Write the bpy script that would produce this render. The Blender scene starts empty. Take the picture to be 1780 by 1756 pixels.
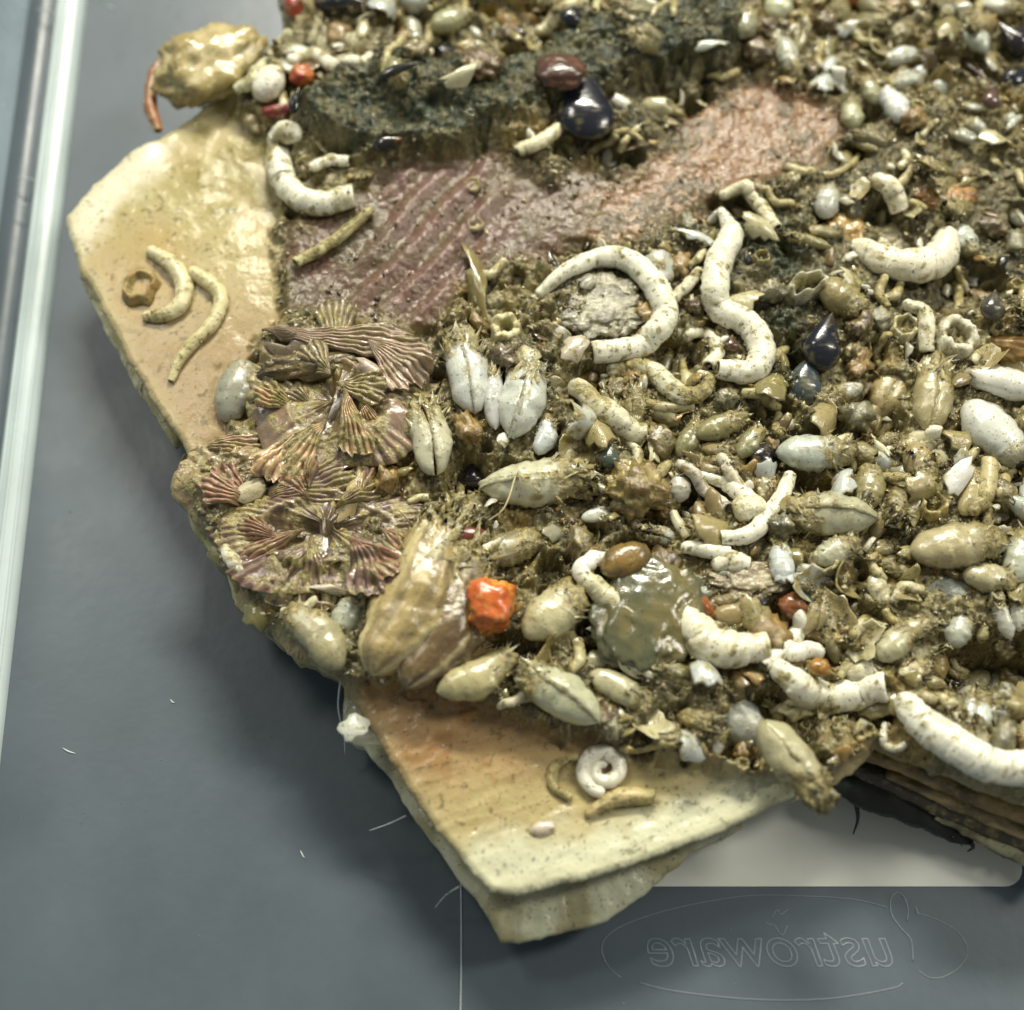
import bpy, math, random
import numpy as np
from mathutils import Matrix, Vector

random.seed(11)
rng = np.random.default_rng(11)
S = 0.01                      # everything below is laid out in centimetres
sc = bpy.context.scene
col = sc.collection
R = math.radians

# ------------------------------------------------------------------ camera
ZT = 1.7                      # height of the clean sheet above the container floor, cm
TILT, HFOV, DIST = R(24), R(40), 24.7
cam_d = bpy.data.cameras.new('camera')
cam = bpy.data.objects.new('camera', cam_d); col.objects.link(cam)
CP = np.array([0.0, -DIST*math.sin(TILT), ZT + DIST*math.cos(TILT)])
cam.location = CP*S
cam.rotation_euler = (TILT, 0, 0)
cam_d.sensor_fit = 'HORIZONTAL'; cam_d.angle = HFOV
cam_d.clip_start = 0.005; cam_d.clip_end = 10
cam_d.dof.use_dof = True; cam_d.dof.focus_distance = 0.245; cam_d.dof.aperture_fstop = 8.5
sc.camera = cam

# ------------------------------------------------------------------ light of the room: two ceiling lamps, two lamps added for glints, dim walls
w = bpy.data.worlds.new('World'); sc.world = w; w.use_nodes = True
bg = w.node_tree.nodes['Background']
bg.inputs[0].default_value = (0.95, 0.99, 0.97, 1); bg.inputs[1].default_value = 0.19
def area(name, loc, tgt, sx, sy, power, c):
    d = bpy.data.lights.new(name, 'AREA'); d.shape = 'RECTANGLE'; d.size = sx*S; d.size_y = sy*S
    d.energy = power; d.color = c
    o = bpy.data.objects.new(name, d); col.objects.link(o)
    o.location = np.array(loc)*S
    o.rotation_euler = (Vector(tgt)-Vector(loc)).to_track_quat('-Z', 'Y').to_euler()
area('ceiling_and_glint_lamp', (2, 88, 84), (0, 0, 0), 38, 12, 16.5, (1.0, 0.955, 0.81))
area('ceiling_and_glint_lamp', (66, 18, 74), (0, 0, 0), 14, 34, 4.0, (1.0, 0.96, 0.84))
area('ceiling_and_glint_lamp', (-52, 46, 92), (0, 0, 0), 26, 12, 2.6, (1.0, 0.96, 0.84))  # added lamp, gives more wet glints
area('ceiling_and_glint_lamp', (30, 78, 80), (0, 0, 0), 26, 9, 2.6, (1.0, 0.955, 0.82))  # second added lamp, also for glints on the wet crust
vs = sc.view_settings
vs.view_transform = 'Standard'; vs.look = 'None'; vs.exposure = 0.0; vs.gamma = 1.0
vs.use_curve_mapping = False
try:
    sc.cycles.max_bounces = 6; sc.cycles.transmission_bounces = 4; sc.cycles.sample_clamp_indirect = 6
except Exception: pass

# ------------------------------------------------------------------ helpers
FPX = 890/math.tan(HFOV/2)
cT, sT = math.cos(TILT), math.sin(TILT)
def ray(px, py):
    x = (px-890)/FPX; y = -(py-878)/FPX
    return np.array([x, y*cT + sT, y*sT - cT])
def W(px, py, z=ZT):
    d = ray(px, py); t = (z-CP[2])/d[2]
    return CP + d*t
def lin(c):
    c = np.asarray(c, float)/255.0
    return np.where(c <= 0.04045, c/12.92, ((c+0.055)/1.055)**2.4)
def sstep(a, b, x):
    t = np.clip((x-a)/(b-a), 0, 1); return t*t*(3-2*t)
def _hash(ix, iy, iz):
    n = (ix.astype(np.int64)*374761393 + iy.astype(np.int64)*668265263 + iz.astype(np.int64)*2147483647) & 0x7fffffff
    n = ((n ^ (n >> 13))*1274126177) & 0x7fffffff
    n = ((n ^ (n >> 16))*1911520717) & 0x7fffffff
    return ((n ^ (n >> 15)) & 0xffff)/65535.0
def vn(x, y, z=0.0):          # value noise in 0..1
    x = np.asarray(x, float); y = np.asarray(y, float); z = np.asarray(z, float)+0*x
    ix, iy, iz = np.floor(x), np.floor(y), np.floor(z)
    fx, fy, fz = x-ix, y-iy, z-iz
    fx, fy, fz = [f*f*(3-2*f) for f in (fx, fy, fz)]
    r = 0
    for a in (0, 1):
        for b in (0, 1):
            for c in (0, 1):
                r = r + _hash(ix+a, iy+b, iz+c)*(fx if a else 1-fx)*(fy if b else 1-fy)*(fz if c else 1-fz)
    return r
def fbm(x, y, z=0.0, o=4):
    r, a, s = 0, 0.5, 0
    for k in range(o):
        f = 2.03**k
        r = r + a*vn(x*f+17.3*k, y*f-9.1*k, np.asarray(z)*f+4.7*k); s += a; a *= 0.5
    return r/s
def mixc(a, b, t):
    t = np.asarray(t)[..., None]; return a*(1-t) + b*t

# ---- materials: one wet organic shader family; the colour is carried by the mesh, alpha says how clean (glossy) the spot is
def mat(name, r_clean=0.22, r_dirty=0.5, coat=0.3, bump=0.35, scale=900., sss=0.0, var=0.3, spec=0.5, bigbump=0.0, film=0.0, specks=0.0, coat_r=0.07, coat_clean=1.0):
    m = bpy.data.materials.new(name); m.use_nodes = True
    nt = m.node_tree; N = nt.nodes; L = nt.links
    p = N['Principled BSDF']
    at = N.new('ShaderNodeAttribute'); at.attribute_name = 'Col'
    tc = N.new('ShaderNodeTexCoord')
    n1 = N.new('ShaderNodeTexNoise'); n1.inputs['Scale'].default_value = scale; n1.inputs['Detail'].default_value = 4; n1.inputs['Roughness'].default_value = 0.65
    n2 = N.new('ShaderNodeTexNoise'); n2.inputs['Scale'].default_value = scale*0.28; n2.inputs['Detail'].default_value = 3
    mr = N.new('ShaderNodeMapRange'); mr.inputs['From Min'].default_value = 0.3; mr.inputs['From Max'].default_value = 0.7
    mr.inputs['To Min'].default_value = 1-var; mr.inputs['To Max'].default_value = 1+var*0.8
    L.new(n1.outputs['Fac'], mr.inputs['Value'])
    mm = N.new('ShaderNodeMix'); mm.data_type = 'FLOAT'; mm.inputs['B'].default_value = 1.0
    L.new(at.outputs['Alpha'], mm.inputs['Factor']); L.new(mr.outputs[0], mm.inputs['A'])
    mx = N.new('ShaderNodeVectorMath'); mx.operation = 'SCALE'
    L.new(at.outputs['Color'], mx.inputs[0]); L.new(mm.outputs[0], mx.inputs['Scale'])
    out = mx.outputs[0]
    oi = N.new('ShaderNodeObjectInfo'); ov = N.new('ShaderNodeVectorMath'); ov.operation = 'MULTIPLY_ADD'
    ov.inputs[1].default_value = (1, 1, 1); L.new(tc.outputs['Object'], ov.inputs[0]); 
    sh = N.new('ShaderNodeMath'); sh.operation = 'MULTIPLY'; sh.inputs[1].default_value = 3.0; L.new(oi.outputs['Random'], sh.inputs[0]); L.new(sh.outputs[0], ov.inputs[2])
    for n in (n1, n2): L.new(ov.outputs[0], n.inputs['Vector'])
    if film:
        n3 = N.new('ShaderNodeTexNoise'); n3.inputs['Scale'].default_value = 330; n3.inputs['Detail'].default_value = 6; n3.inputs['Roughness'].default_value = 0.68
        L.new(ov.outputs[0], n3.inputs['Vector'])
        ad = N.new('ShaderNodeMath'); ad.operation = 'MULTIPLY_ADD'; ad.inputs[1].default_value = -0.33; L.new(at.outputs['Alpha'], ad.inputs[0]); L.new(n3.outputs['Fac'], ad.inputs[2])
        fm = N.new('ShaderNodeMapRange'); fm.interpolation_type = 'SMOOTHSTEP'; fm.inputs['From Min'].default_value = 0.33; fm.inputs['From Max'].default_value = 0.44; fm.inputs['To Max'].default_value = film
        L.new(ad.outputs[0], fm.inputs['Value'])
        rp_ = N.new('ShaderNodeValToRGB'); rp_.color_ramp.elements[0].position = 0.35; rp_.color_ramp.elements[0].color = (*lin((96, 84, 46)), 1); rp_.color_ramp.elements[1].position = 0.68; rp_.color_ramp.elements[1].color = (*lin((186, 172, 110)), 1)
        L.new(n1.outputs['Fac'], rp_.inputs['Fac'])
        mf = N.new('ShaderNodeMix'); mf.data_type = 'RGBA'; L.new(fm.outputs[0], mf.inputs['Factor']); L.new(out, mf.inputs['A']); L.new(rp_.outputs[0], mf.inputs['B']); out = mf.outputs['Result']
    if specks:
        n4 = N.new('ShaderNodeTexNoise'); n4.inputs['Scale'].default_value = 1500; n4.inputs['Detail'].default_value = 2; L.new(ov.outputs[0], n4.inputs['Vector'])
        sm = N.new('ShaderNodeMapRange'); sm.inputs['From Min'].default_value = 0.63; sm.inputs['From Max'].default_value = 0.69; sm.inputs['To Max'].default_value = specks
        L.new(n4.outputs['Fac'], sm.inputs['Value'])
        ms = N.new('ShaderNodeMix'); ms.data_type = 'RGBA'; L.new(sm.outputs[0], ms.inputs['Factor']); L.new(out, ms.inputs['A']); ms.inputs['B'].default_value = (*lin((62, 58, 36)), 1); out = ms.outputs['Result']
    L.new(out, p.inputs['Base Color'])
    rr = N.new('ShaderNodeMapRange'); rr.inputs['To Min'].default_value = r_dirty; rr.inputs['To Max'].default_value = r_clean
    L.new(at.outputs['Alpha'], rr.inputs['Value']); L.new(rr.outputs[0], p.inputs['Roughness'])
    p.inputs['Specular IOR Level'].default_value = spec
    cw = N.new('ShaderNodeMapRange'); cw.inputs['To Min'].default_value = coat; cw.inputs['To Max'].default_value = coat*coat_clean; L.new(at.outputs['Alpha'], cw.inputs['Value']); L.new(cw.outputs[0], p.inputs['Coat Weight'])
    p.inputs['Coat Roughness'].default_value = coat_r
    b1 = N.new('ShaderNodeBump'); b1.inputs['Distance'].default_value = 0.0006
    bs = N.new('ShaderNodeMapRange'); bs.inputs['To Min'].default_value = min(1, bump*2.2); bs.inputs['To Max'].default_value = bump*0.35
    L.new(at.outputs['Alpha'], bs.inputs['Value']); L.new(bs.outputs[0], b1.inputs['Strength'])
    L.new(n1.outputs['Fac'], b1.inputs['Height'])
    b2 = N.new('ShaderNodeBump'); b2.inputs['Distance'].default_value = 0.0012; b2.inputs['Strength'].default_value = 0.25+bigbump
    b2s = N.new('ShaderNodeMapRange'); b2s.inputs['To Min'].default_value = 0.25+bigbump; b2s.inputs['To Max'].default_value = (0.25+bigbump)*0.3; L.new(at.outputs['Alpha'], b2s.inputs['Value']); L.new(b2s.outputs[0], b2.inputs['Strength'])
    L.new(n2.outputs['Fac'], b2.inputs['Height']); L.new(b2.outputs[0], b1.inputs['Normal'])
    L.new(b1.outputs[0], p.inputs['Normal']); L.new(b1.outputs[0], p.inputs['Coat Normal'])
    if sss:
        p.inputs['Subsurface Weight'].default_value = sss
        p.inputs['Subsurface Radius'].default_value = (1, .8, .55); p.inputs['Subsurface Scale'].default_value = 0.0018
    return m
M_SHEET = mat('wet_crust', 0.36, 0.5, 0.8, 0.55, 1000, var=0.4, bigbump=0.35, film=0.3, specks=0.45, spec=0.18, coat_r=0.05, coat_clean=0.45)
M_SHELL = mat('bivalve_shell', 0.28, 0.46, 0.9, 0.45, 1000, sss=0.3, var=0.3, bigbump=0.1, film=0.85, specks=0.5)
M_TUBE = mat('chalky_tube', 0.36, 0.55, 0.3, 0.5, 900, sss=0.12, var=0.25, film=0.8, specks=0.75)
M_MUSSEL = mat('mussel_shell', 0.2, 0.45, 0.45, 0.2, 700, var=0.25)
M_FLESH = mat('wet_flesh', 0.2, 0.4, 0.4, 0.4, 700, sss=0.12, var=0.3, bigbump=0.2, film=0.5, specks=0.6)
M_GRIT = mat('silt_grit', 0.25, 0.4, 1.0, 0.45, 800, var=0.35)
M_ALGA = mat('algae', 0.45, 0.6, 0.05, 0.2, 800, var=0.2)

def finish(name, me, cols, m, origin, parent, smooth):
    if cols is not None:
        a = me.color_attributes.new('Col', 'FLOAT_COLOR', 'POINT')
        a.data.foreach_set('color', np.ascontiguousarray(cols, dtype=np.float32).ravel())
    me.materials.append(m)
    if smooth: me.polygons.foreach_set('use_smooth', np.ones(len(me.polygons), bool))
    me.update()
    o = bpy.data.objects.new(name, me); col.objects.link(o)
    if parent is not None: o.parent = parent
    else: o.location = np.asarray(origin)*S
    return o
def mk(name, V, F, cols, m, origin=(0, 0, 0), parent=None, smooth=True):
    """V in cm, relative to origin (the thing's base)."""
    me = bpy.data.meshes.new(name)
    me.from_pydata((np.asarray(V)*S).tolist(), [], F)
    return finish(name, me, cols, m, origin, parent, smooth)
def mk_big(name, V, Q, cols, m, k=4, smooth=True, parent=None):
    me = bpy.data.meshes.new(name)
    V = np.asarray(V, np.float32)*S; Q = np.asarray(Q, np.int32)
    me.vertices.add(len(V)); me.vertices.foreach_set('co', V.ravel())
    me.loops.add(Q.size); me.loops.foreach_set('vertex_index', Q.ravel())
    me.polygons.add(len(Q)); me.polygons.foreach_set('loop_start', np.arange(0, Q.size, k, dtype=np.int32))
    me.update(calc_edges=True); me.validate()
    return finish(name, me, cols, m, (0, 0, 0), parent, smooth)
def empty(name, loc):
    o = bpy.data.objects.new(name, None); o.empty_display_size = 0.002; col.objects.link(o)
    o.location = np.asarray(loc)*S; return o
def tag(o, label=None, cat=None, group=None, kind=None):
    if label: o['label'] = label
    if cat: o['category'] = cat
    if group: o['group'] = group
    if kind: o['kind'] = kind
    return o
def loft_faces(n, m, cap0=True, cap1=True):
    F = []
    for i in range(n-1):
        for j in range(m):
            k = (j+1) % m
            F.append((i*m+j, i*m+k, (i+1)*m+k, (i+1)*m+j))
    if cap0: F.append(tuple(range(m-1, -1, -1)))
    if cap1: F.append(tuple((n-1)*m+j for j in range(m)))
    return F
def rgba(c, a):
    c = np.asarray(c); a = np.broadcast_to(a, c.shape[:-1])
    return np.concatenate([c, a[..., None]], -1).reshape(-1, 4)

# ------------------------------------------------------------------ the container
def plast(name, base, rough, trans=0.0):
    m = bpy.data.materials.new(name); m.use_nodes = True
    nt = m.node_tree; p = nt.nodes['Principled BSDF']
    tc = nt.nodes.new('ShaderNodeTexCoord')
    n = nt.nodes.new('ShaderNodeTexNoise'); n.inputs['Scale'].default_value = 35; n.inputs['Detail'].default_value = 5
    nt.links.new(tc.outputs['Object'], n.inputs['Vector'])
    r = nt.nodes.new('ShaderNodeValToRGB')
    b = np.array(base)
    r.color_ramp.elements[0].position = 0.3; r.color_ramp.elements[0].color = (*(b*0.86), 1)
    r.color_ramp.elements[1].position = 0.7; r.color_ramp.elements[1].color = (*(b*1.12), 1)
    nt.links.new(n.outputs['Fac'], r.inputs['Fac']); nt.links.new(r.outputs[0], p.inputs['Base Color'])
    n2 = nt.nodes.new('ShaderNodeTexNoise'); n2.inputs['Scale'].default_value = 420; n2.inputs['Detail'].default_value = 2
    nt.links.new(tc.outputs['Object'], n2.inputs['Vector'])
    bp = nt.nodes.new('ShaderNodeBump'); bp.inputs['Strength'].default_value = 0.06; bp.inputs['Distance'].default_value = 0.0005
    nt.links.new(n2.outputs['Fac'], bp.inputs['Height']); nt.links.new(bp.outputs[0], p.inputs['Normal'])
    n3 = nt.nodes.new('ShaderNodeTexNoise'); n3.inputs['Scale'].default_value = 60; n3.inputs['Detail'].default_value = 8; n3.inputs['Roughness'].default_value = 0.7
    mp = nt.nodes.new('ShaderNodeMapping'); mp.inputs['Scale'].default_value = (1.3, 1.0, 1); mp.inputs['Rotation'].default_value = (0, 0, 0.7)
    nt.links.new(tc.outputs['Object'], mp.inputs['Vector']); nt.links.new(mp.outputs[0], n3.inputs['Vector'])
    mr = nt.nodes.new('ShaderNodeMapRange'); mr.inputs['From Min'].default_value = 0.35; mr.inputs['From Max'].default_value = 0.7; mr.inputs['To Min'].default_value = rough*0.85; mr.inputs['To Max'].default_value = rough*1.2
    nt.links.new(n3.outputs['Fac'], mr.inputs['Value']); nt.links.new(mr.outputs[0], p.inputs['Roughness'])
    return m
M_FLOOR = plast('smoky_clear_plastic', lin((80, 91, 99)), 0.38)
M_WALL = plast('lit_clear_plastic_wall', lin((140, 156, 166)), 0.28)  # bluish lighter than the floor: reflected light put into the base colour
M_RIM = plast('lit_ridge_and_scuff_plastic', lin((186, 200, 200)), 0.3)  # pale tone paints the lit curve of the plastic; scuffs share it
M_CARD = plast('label_card', lin((226, 228, 218)), 0.5)
M_LOGO = plast('embossed_line', lin((128, 140, 146)), 0.3)

box = empty('plastic_container', (0, 0, 0))
tag(box, 'smoky clear plastic container with raised side ridge and mirrored script on its floor', 'container')
e0, e1 = W(150, 0, 0), W(-8, 1400, 0)
dirv = (e1-e0)/np.linalg.norm(e1-e0)
p0 = e0 - dirv*6; p1 = e1 + dirv*10
nrm = np.array([-dirv[1], dirv[0], 0]);
if nrm[0] > 0: nrm = -nrm     # outward (left)
def strip(name, prof, m):     # profile (outward, z) swept along the side
    V, F = [], []
    n = len(prof)
    for p in (p0, p1):
        for u, z in prof: V.append(p + nrm*u + np.array([0, 0, z]))
    for i in range(n-1): F.append((i, i+1, n+i+1, n+i))
    return mk(name, V, F, None, m, parent=box)
fl = [p0, p1, np.array([16, p1[1], 0]), np.array([16, p0[1], 0])]
mk('base', fl, [(0, 1, 2, 3)], None, M_FLOOR, parent=box, smooth=False)
rp = [(0.0, 0.0)] + [(0.32-0.32*math.cos(a), 0.26*math.sin(a)) for a in np.linspace(0.25, math.pi-0.3, 12)] + [(0.63, 0.06)]
strip('side_ridge', rp, M_RIM)
strip('fine_ridge', [(0.10, 0.20), (0.13, 0.26), (0.16, 0.235)], M_RIM)
strip('fine_ridge', [(0.50, 0.20), (0.52, 0.235), (0.55, 0.17)], M_RIM)
strip('fine_ridge', [(0.28, 0.255)] + [(0.34-0.04*math.cos(a), 0.25+0.05*math.sin(a)) for a in np.linspace(0, math.pi, 7)] + [(0.40, 0.25)], M_RIM)
strip('gutter', [(0.62, 0.062), (0.8, 0.03), (1.0, 0.10), (1.15, 0.35)], M_FLOOR)
strip('side_wall', [(1.14, 0.34), (1.4, 1.0), (1.9, 2.6), (2.6, 5.2), (3.2, 7.4)], M_WALL)
# scratches and scuffs on the ridge and floor are part of the moulded plastic
def rod(pts, r, m=6):
    pts = np.asarray(pts, float); n = len(pts)
    T = np.gradient(pts, axis=0); T /= np.linalg.norm(T, axis=1)[:, None]+1e-9
    up = np.array([0, 0, 1.0]); A = np.cross(T, up); A /= np.linalg.norm(A, axis=1)[:, None]+1e-9
    B = np.cross(A, T)
    rr = np.broadcast_to(r, (n,))
    th = np.linspace(0, 2*math.pi, m, endpoint=False)
    V = pts[:, None] + rr[:, None, None]*(np.cos(th)[None, :, None]*A[:, None] + np.sin(th)[None, :, None]*B[:, None])
    return V
def smooth_path(P, n):
    P = np.asarray(P, float)
    if len(P) == 2: return P[0] + (P[1]-P[0])*np.linspace(0, 1, n)[:, None]
    Q = np.vstack([2*P[0]-P[1], P, 2*P[-1]-P[-2]])
    out = []
    segs = len(P)-1
    for t in np.linspace(0, segs-1e-6, n):
        i = int(t); f = t-i
        a, b, c, d = Q[i], Q[i+1], Q[i+2], Q[i+3]
        out.append(0.5*((2*b) + (-a+c)*f + (2*a-5*b+4*c-d)*f*f + (-a+3*b-3*c+d)*f**3))
    return np.array(out)
logo = empty('embossed_lettering', (0, 0, 0)); logo.parent = box
K = 780/1780.0
strokes = [
 ('letter', [[(1340,735),(1332,650),(1290,600),(1256,550),(1250,490),(1275,460),(1305,480),(1320,530),(1315,572)], [(1350,515),(1362,548)]]),
 ('star', [[(780,560),(800,530),(815,547),(846,525)], [(790,590),(820,630),(842,590)], [(752,580),(790,590)]]),
 ('oval', [[(182,800),(130,752),(105,690),(120,640),(190,590),(330,540),(500,500),(700,472),(900,474),(1100,487),(1240,520)],
           [(1345,538),(1440,570),(1520,620),(1556,690),(1530,750),(1480,786),(1440,800),(1400,796),(1360,770)],
           [(1300,820),(1250,842),(1000,882),(700,884),(400,852),(250,818)]]),
]
for nm, ss in strokes:
    V, F = [], []
    for s in ss:
        pts = smooth_path([W(1000+x*K, 1350+y*K, 0.004) for x, y in s], max(6, 5*len(s)))
        r = rod(pts, 0.011 if nm == 'letter' else 0.0085, 5).reshape(-1, 3)
        n0 = len(V); V += r.tolist(); F += [tuple(i+n0 for i in f) for f in loft_faces(len(pts), 5)]
    mk(nm, V, F, None, M_LOGO, parent=logo)
fc = bpy.data.curves.new('lettering', 'FONT'); fc.body = 'ustroware'; fc.size = 1.0; fc.shear = 0.28; fc.fill_mode = 'NONE'; fc.bevel_depth = 0.011; fc.bevel_resolution = 1; fc.space_character = 0.98; fc.resolution_u = 5
fo_ = bpy.data.objects.new('lettering', fc); col.objects.link(fo_); bpy.context.view_layer.update()
me = bpy.data.meshes.new_from_object(fo_.evaluated_get(bpy.context.evaluated_depsgraph_get()))
bpy.data.objects.remove(fo_); co = np.empty(len(me.vertices)*3); me.vertices.foreach_get('co', co); co = co.reshape(-1, 3)
pr0, pl0 = W(1000+1262*K, 1350+752*K, 0.0), W(1000+285*K, 1350+752*K, 0.0)
fx = (pr0[0]-pl0[0])/(co[:, 0].max()-co[:, 0].min()); xh = 0.60
co2 = np.stack([pr0[0]-(co[:, 0]-co[:, 0].min())*fx, pr0[1]+co[:, 1]*xh*1.6, 0.004+co[:, 2]*0.7], -1)
me.vertices.foreach_set('co', (co2*S).ravel()); me.flip_normals(); me.materials.clear(); me.materials.append(M_LOGO); me.update()
lo = bpy.data.objects.new('mirrored_script', me); col.objects.link(lo); lo.parent = logo
for a_, b_, z_ in (((62, 14), (98, 22), 0.3), ((30, 306), (62, 312), 0.35), ((28, 352), (46, 356), 0.35), ((522, 1478), (530, 1492), 0.006), ((108, 1300), (132, 1310), 0.006), ((296, 1216), (304, 1222), 0.006), ((186, 8), (200, 14), 0.006)):
    sp_ = smooth_path([W(*a_, z_), W((a_[0]+b_[0])/2, (a_[1]+b_[1])/2+2, z_), W(*b_, z_)], 6)
    mk('scuff', rod(sp_, np.array([.004, .014, .018, .016, .012, .004]), 5).reshape(-1, 3), loft_faces(6, 5), None, M_RIM, parent=box)
# pale label card under the sheet
def rr_poly(c0, c1, rad):
    x0, y0 = c0; x1, y1 = c1; P = []
    for cx, cy, a0 in ((x1-rad, y0+rad, -90), (x1-rad, y1-rad, 0), (x0+rad, y1-rad, 90), (x0+rad, y0+rad, 180)):
        for a in np.linspace(a0, a0+90, 8): P.append((cx+rad*math.cos(R(a)), cy+rad*math.sin(R(a))))
    return P
a, b = W(1060, 1541, 0.02), W(1732, 1200, 0.02)
pp = rr_poly(a[:2], b[:2], 0.33)
n = len(pp)
V = [(x, y, 0.004) for x, y in pp] + [(x, y, 0.022) for x, y in pp]
card = mk('label_card', V, [tuple(range(n, 2*n))] + [(i, (i+1) % n, n+(i+1) % n, n+i) for i in range(n)], None, M_CARD, smooth=False)
tag(card, 'blank pale grey label card with rounded corner on the container floor', 'card')
sp = smooth_path([W(801, 1525, 0.02), W(802, 1640, 0.02), W(800, 1790, 0.02)], 14)
def cc(c, n, a=1.0): return np.tile(np.append(lin(c), a), (n, 1))
V = rod(sp, 0.012, 5).reshape(-1, 3)
tag(mk('thread', V, loft_faces(14, 5), cc((190, 200, 205), len(V)), M_TUBE), 'straight fine pale thread lying on the container floor below the flap corner', 'thread')

# ------------------------------------------------------------------ the encrusted sheet: height field in world centimetres
GX0, GX1, GY0, GY1, GS = -9.2, 10.6, -8.6, 12.2, 0.027
gx = np.arange(GX0, GX1, GS); gy = np.arange(GY0, GY1, GS)
X, Y = np.meshgrid(gx, gy)          # [iy, ix]
def poly(px): return np.array([W(a, b)[:2] for a, b in px])
def sdist(P, x, y):                 # signed distance, positive inside
    d = np.full(x.shape, 1e9); ins = np.zeros(x.shape, bool)
    n = len(P)
    for i in range(n):
        ax, ay = P[i]; bx, by = P[(i+1) % n]
        ex, ey = bx-ax, by-ay
        t = np.clip(((x-ax)*ex+(y-ay)*ey)/(ex*ex+ey*ey+1e-12), 0, 1)
        d = np.minimum(d, np.hypot(x-ax-t*ex, y-ay-t*ey))
        c = ((ay > y) != (by > y)) & (x < ex*(y-ay)/(ey if abs(ey) > 1e-12 else 1e-12)+ax)
        ins ^= c
    return np.where(ins, d, -d)
OUT = [(505,-260),(488,10),(498,70),(450,118),(400,150),(330,205),(232,262),(160,325),(112,376),(118,402),(140,465),(192,562),(262,692),(322,780),
       (345,812),(334,850),(326,884),(338,912),(380,958),(402,1000),(420,1060),(470,1085),(500,1132),(560,1160),(592,1182),(618,1225),(655,1275),(715,1375),(772,1450),(815,1505),(852,1545),
       (900,1552),(1010,1525),(1100,1500),(1200,1466),(1280,1432),(1385,1378),(1440,1368),(1480,1345),(1520,1300),(1600,1330),(1700,1372),(1800,1402),(2000,1480),(2080,-400)]
PO = poly(OUT)
wxn = 0.10*(fbm(X*1.6, Y*1.6, 3.0)-0.5)+0.05*(fbm(X*6, Y*6, 5.0)-0.5)
wyn = 0.10*(fbm(X*1.6, Y*1.6, 8.0)-0.5)+0.05*(fbm(X*6, Y*6, 9.0)-0.5)
sdO = sdist(PO, X+wxn, Y+wyn)
def mask(px, soft, warp=1.0):
    return sstep(-soft, soft, sdist(poly(px), X+wxn*5*warp, Y+wyn*5*warp))
muck = mask([(500,-260),(488,20),(505,75),(470,130),(410,170),(430,220),(478,262),(492,380),(494,560),(455,590),(440,650),(450,740),(400,770),(340,800),(320,880),(400,1010),(470,1085),(590,1180),(700,1215),(860,1235),(1010,1290),(1200,1330),(1300,1345),(1440,1360),(1500,1290),(2000,1480),(2080,-400)], 0.16)
mauve = mask([(505,420),(560,380),(700,300),(880,285),(960,330),(1000,300),(1080,320),(1060,420),(930,470),(800,520),(740,580),(560,560),(500,560)], 0.3)
brown = mask([(1000,370),(1100,320),(1180,235),(1270,165),(1400,175),(1460,240),(1420,310),(1300,330),(1200,395),(1080,440),(1000,430)], 0.28)
alga = mask([(520,215),(600,165),(720,140),(860,150),(950,120),(1000,75),(1120,70),(1240,25),(1290,60),(1270,120),(1150,160),(1030,190),(930,230),(790,285),(640,296),(560,270)], 0.26)
alga2 = np.maximum(mask([(1290,400),(1400,400),(1415,450),(1370,520),(1300,505)], 0.16), mask([(1340,560),(1390,560),(1380,700),(1345,690)], 0.14))
flapB = mask([(590,1180),(860,1235),(1010,1290),(1200,1330),(1440,1360),(1300,1600),(850,1700),(560,1300)], 0.1)
flapL = np.clip(1-muck-flapB, 0, 1)
smooth_zone = np.clip(mauve+brown, 0, 1)
n_big = fbm(X*0.75, Y*0.75, 1.0, 3); n_mid = fbm(X*2.6, Y*2.6, 2.0, 4); n_fine = fbm(X*9, Y*9, 4.0, 4); n_vf = fbm(X*20, Y*20, 6.0, 2)
ridg = 1-np.abs(2*fbm(X*2.1, Y*2.1, 11.0, 4)-1)
def worley(x, y, seed):
    ix, iy = np.floor(x), np.floor(y); f1 = np.full(x.shape, 9.0); idr = np.zeros(x.shape)
    for a in (-1, 0, 1):
        for b in (-1, 0, 1):
            cx, cy = ix+a, iy+b; z = cx*0+seed
            px_ = cx+0.15+0.7*_hash(cx, cy, z); py_ = cy+0.15+0.7*_hash(cx, cy, z+31); rr_ = _hash(cx, cy, z+57)
            an = rr_*6.28*3; dx, dy = x-px_, y-py_; st_ = 1.0+0.9*_hash(cx, cy, z+83)
            u_ = (dx*np.cos(an)+dy*np.sin(an))/st_; v_ = (-dx*np.sin(an)+dy*np.cos(an))
            d = np.hypot(u_, v_); k = d < f1; f1 = np.where(k, d, f1); idr = np.where(k, rr_, idr)
    return f1, idr
wa, ia = worley(X/0.50+0.5*n_mid, Y/0.50+0.5*n_fine, 3.0); wb, ib = worley(X/0.21+0.4*n_mid, Y/0.21, 9.0)
lump = 0.36*np.sqrt(np.clip(1-(wa/0.62)**2, 0, 1))*(0.25+0.75*ia)+0.13*np.sqrt(np.clip(1-(wb/0.6)**2, 0, 1))*(0.2+0.8*ib)
H = ZT + 0*X
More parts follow.
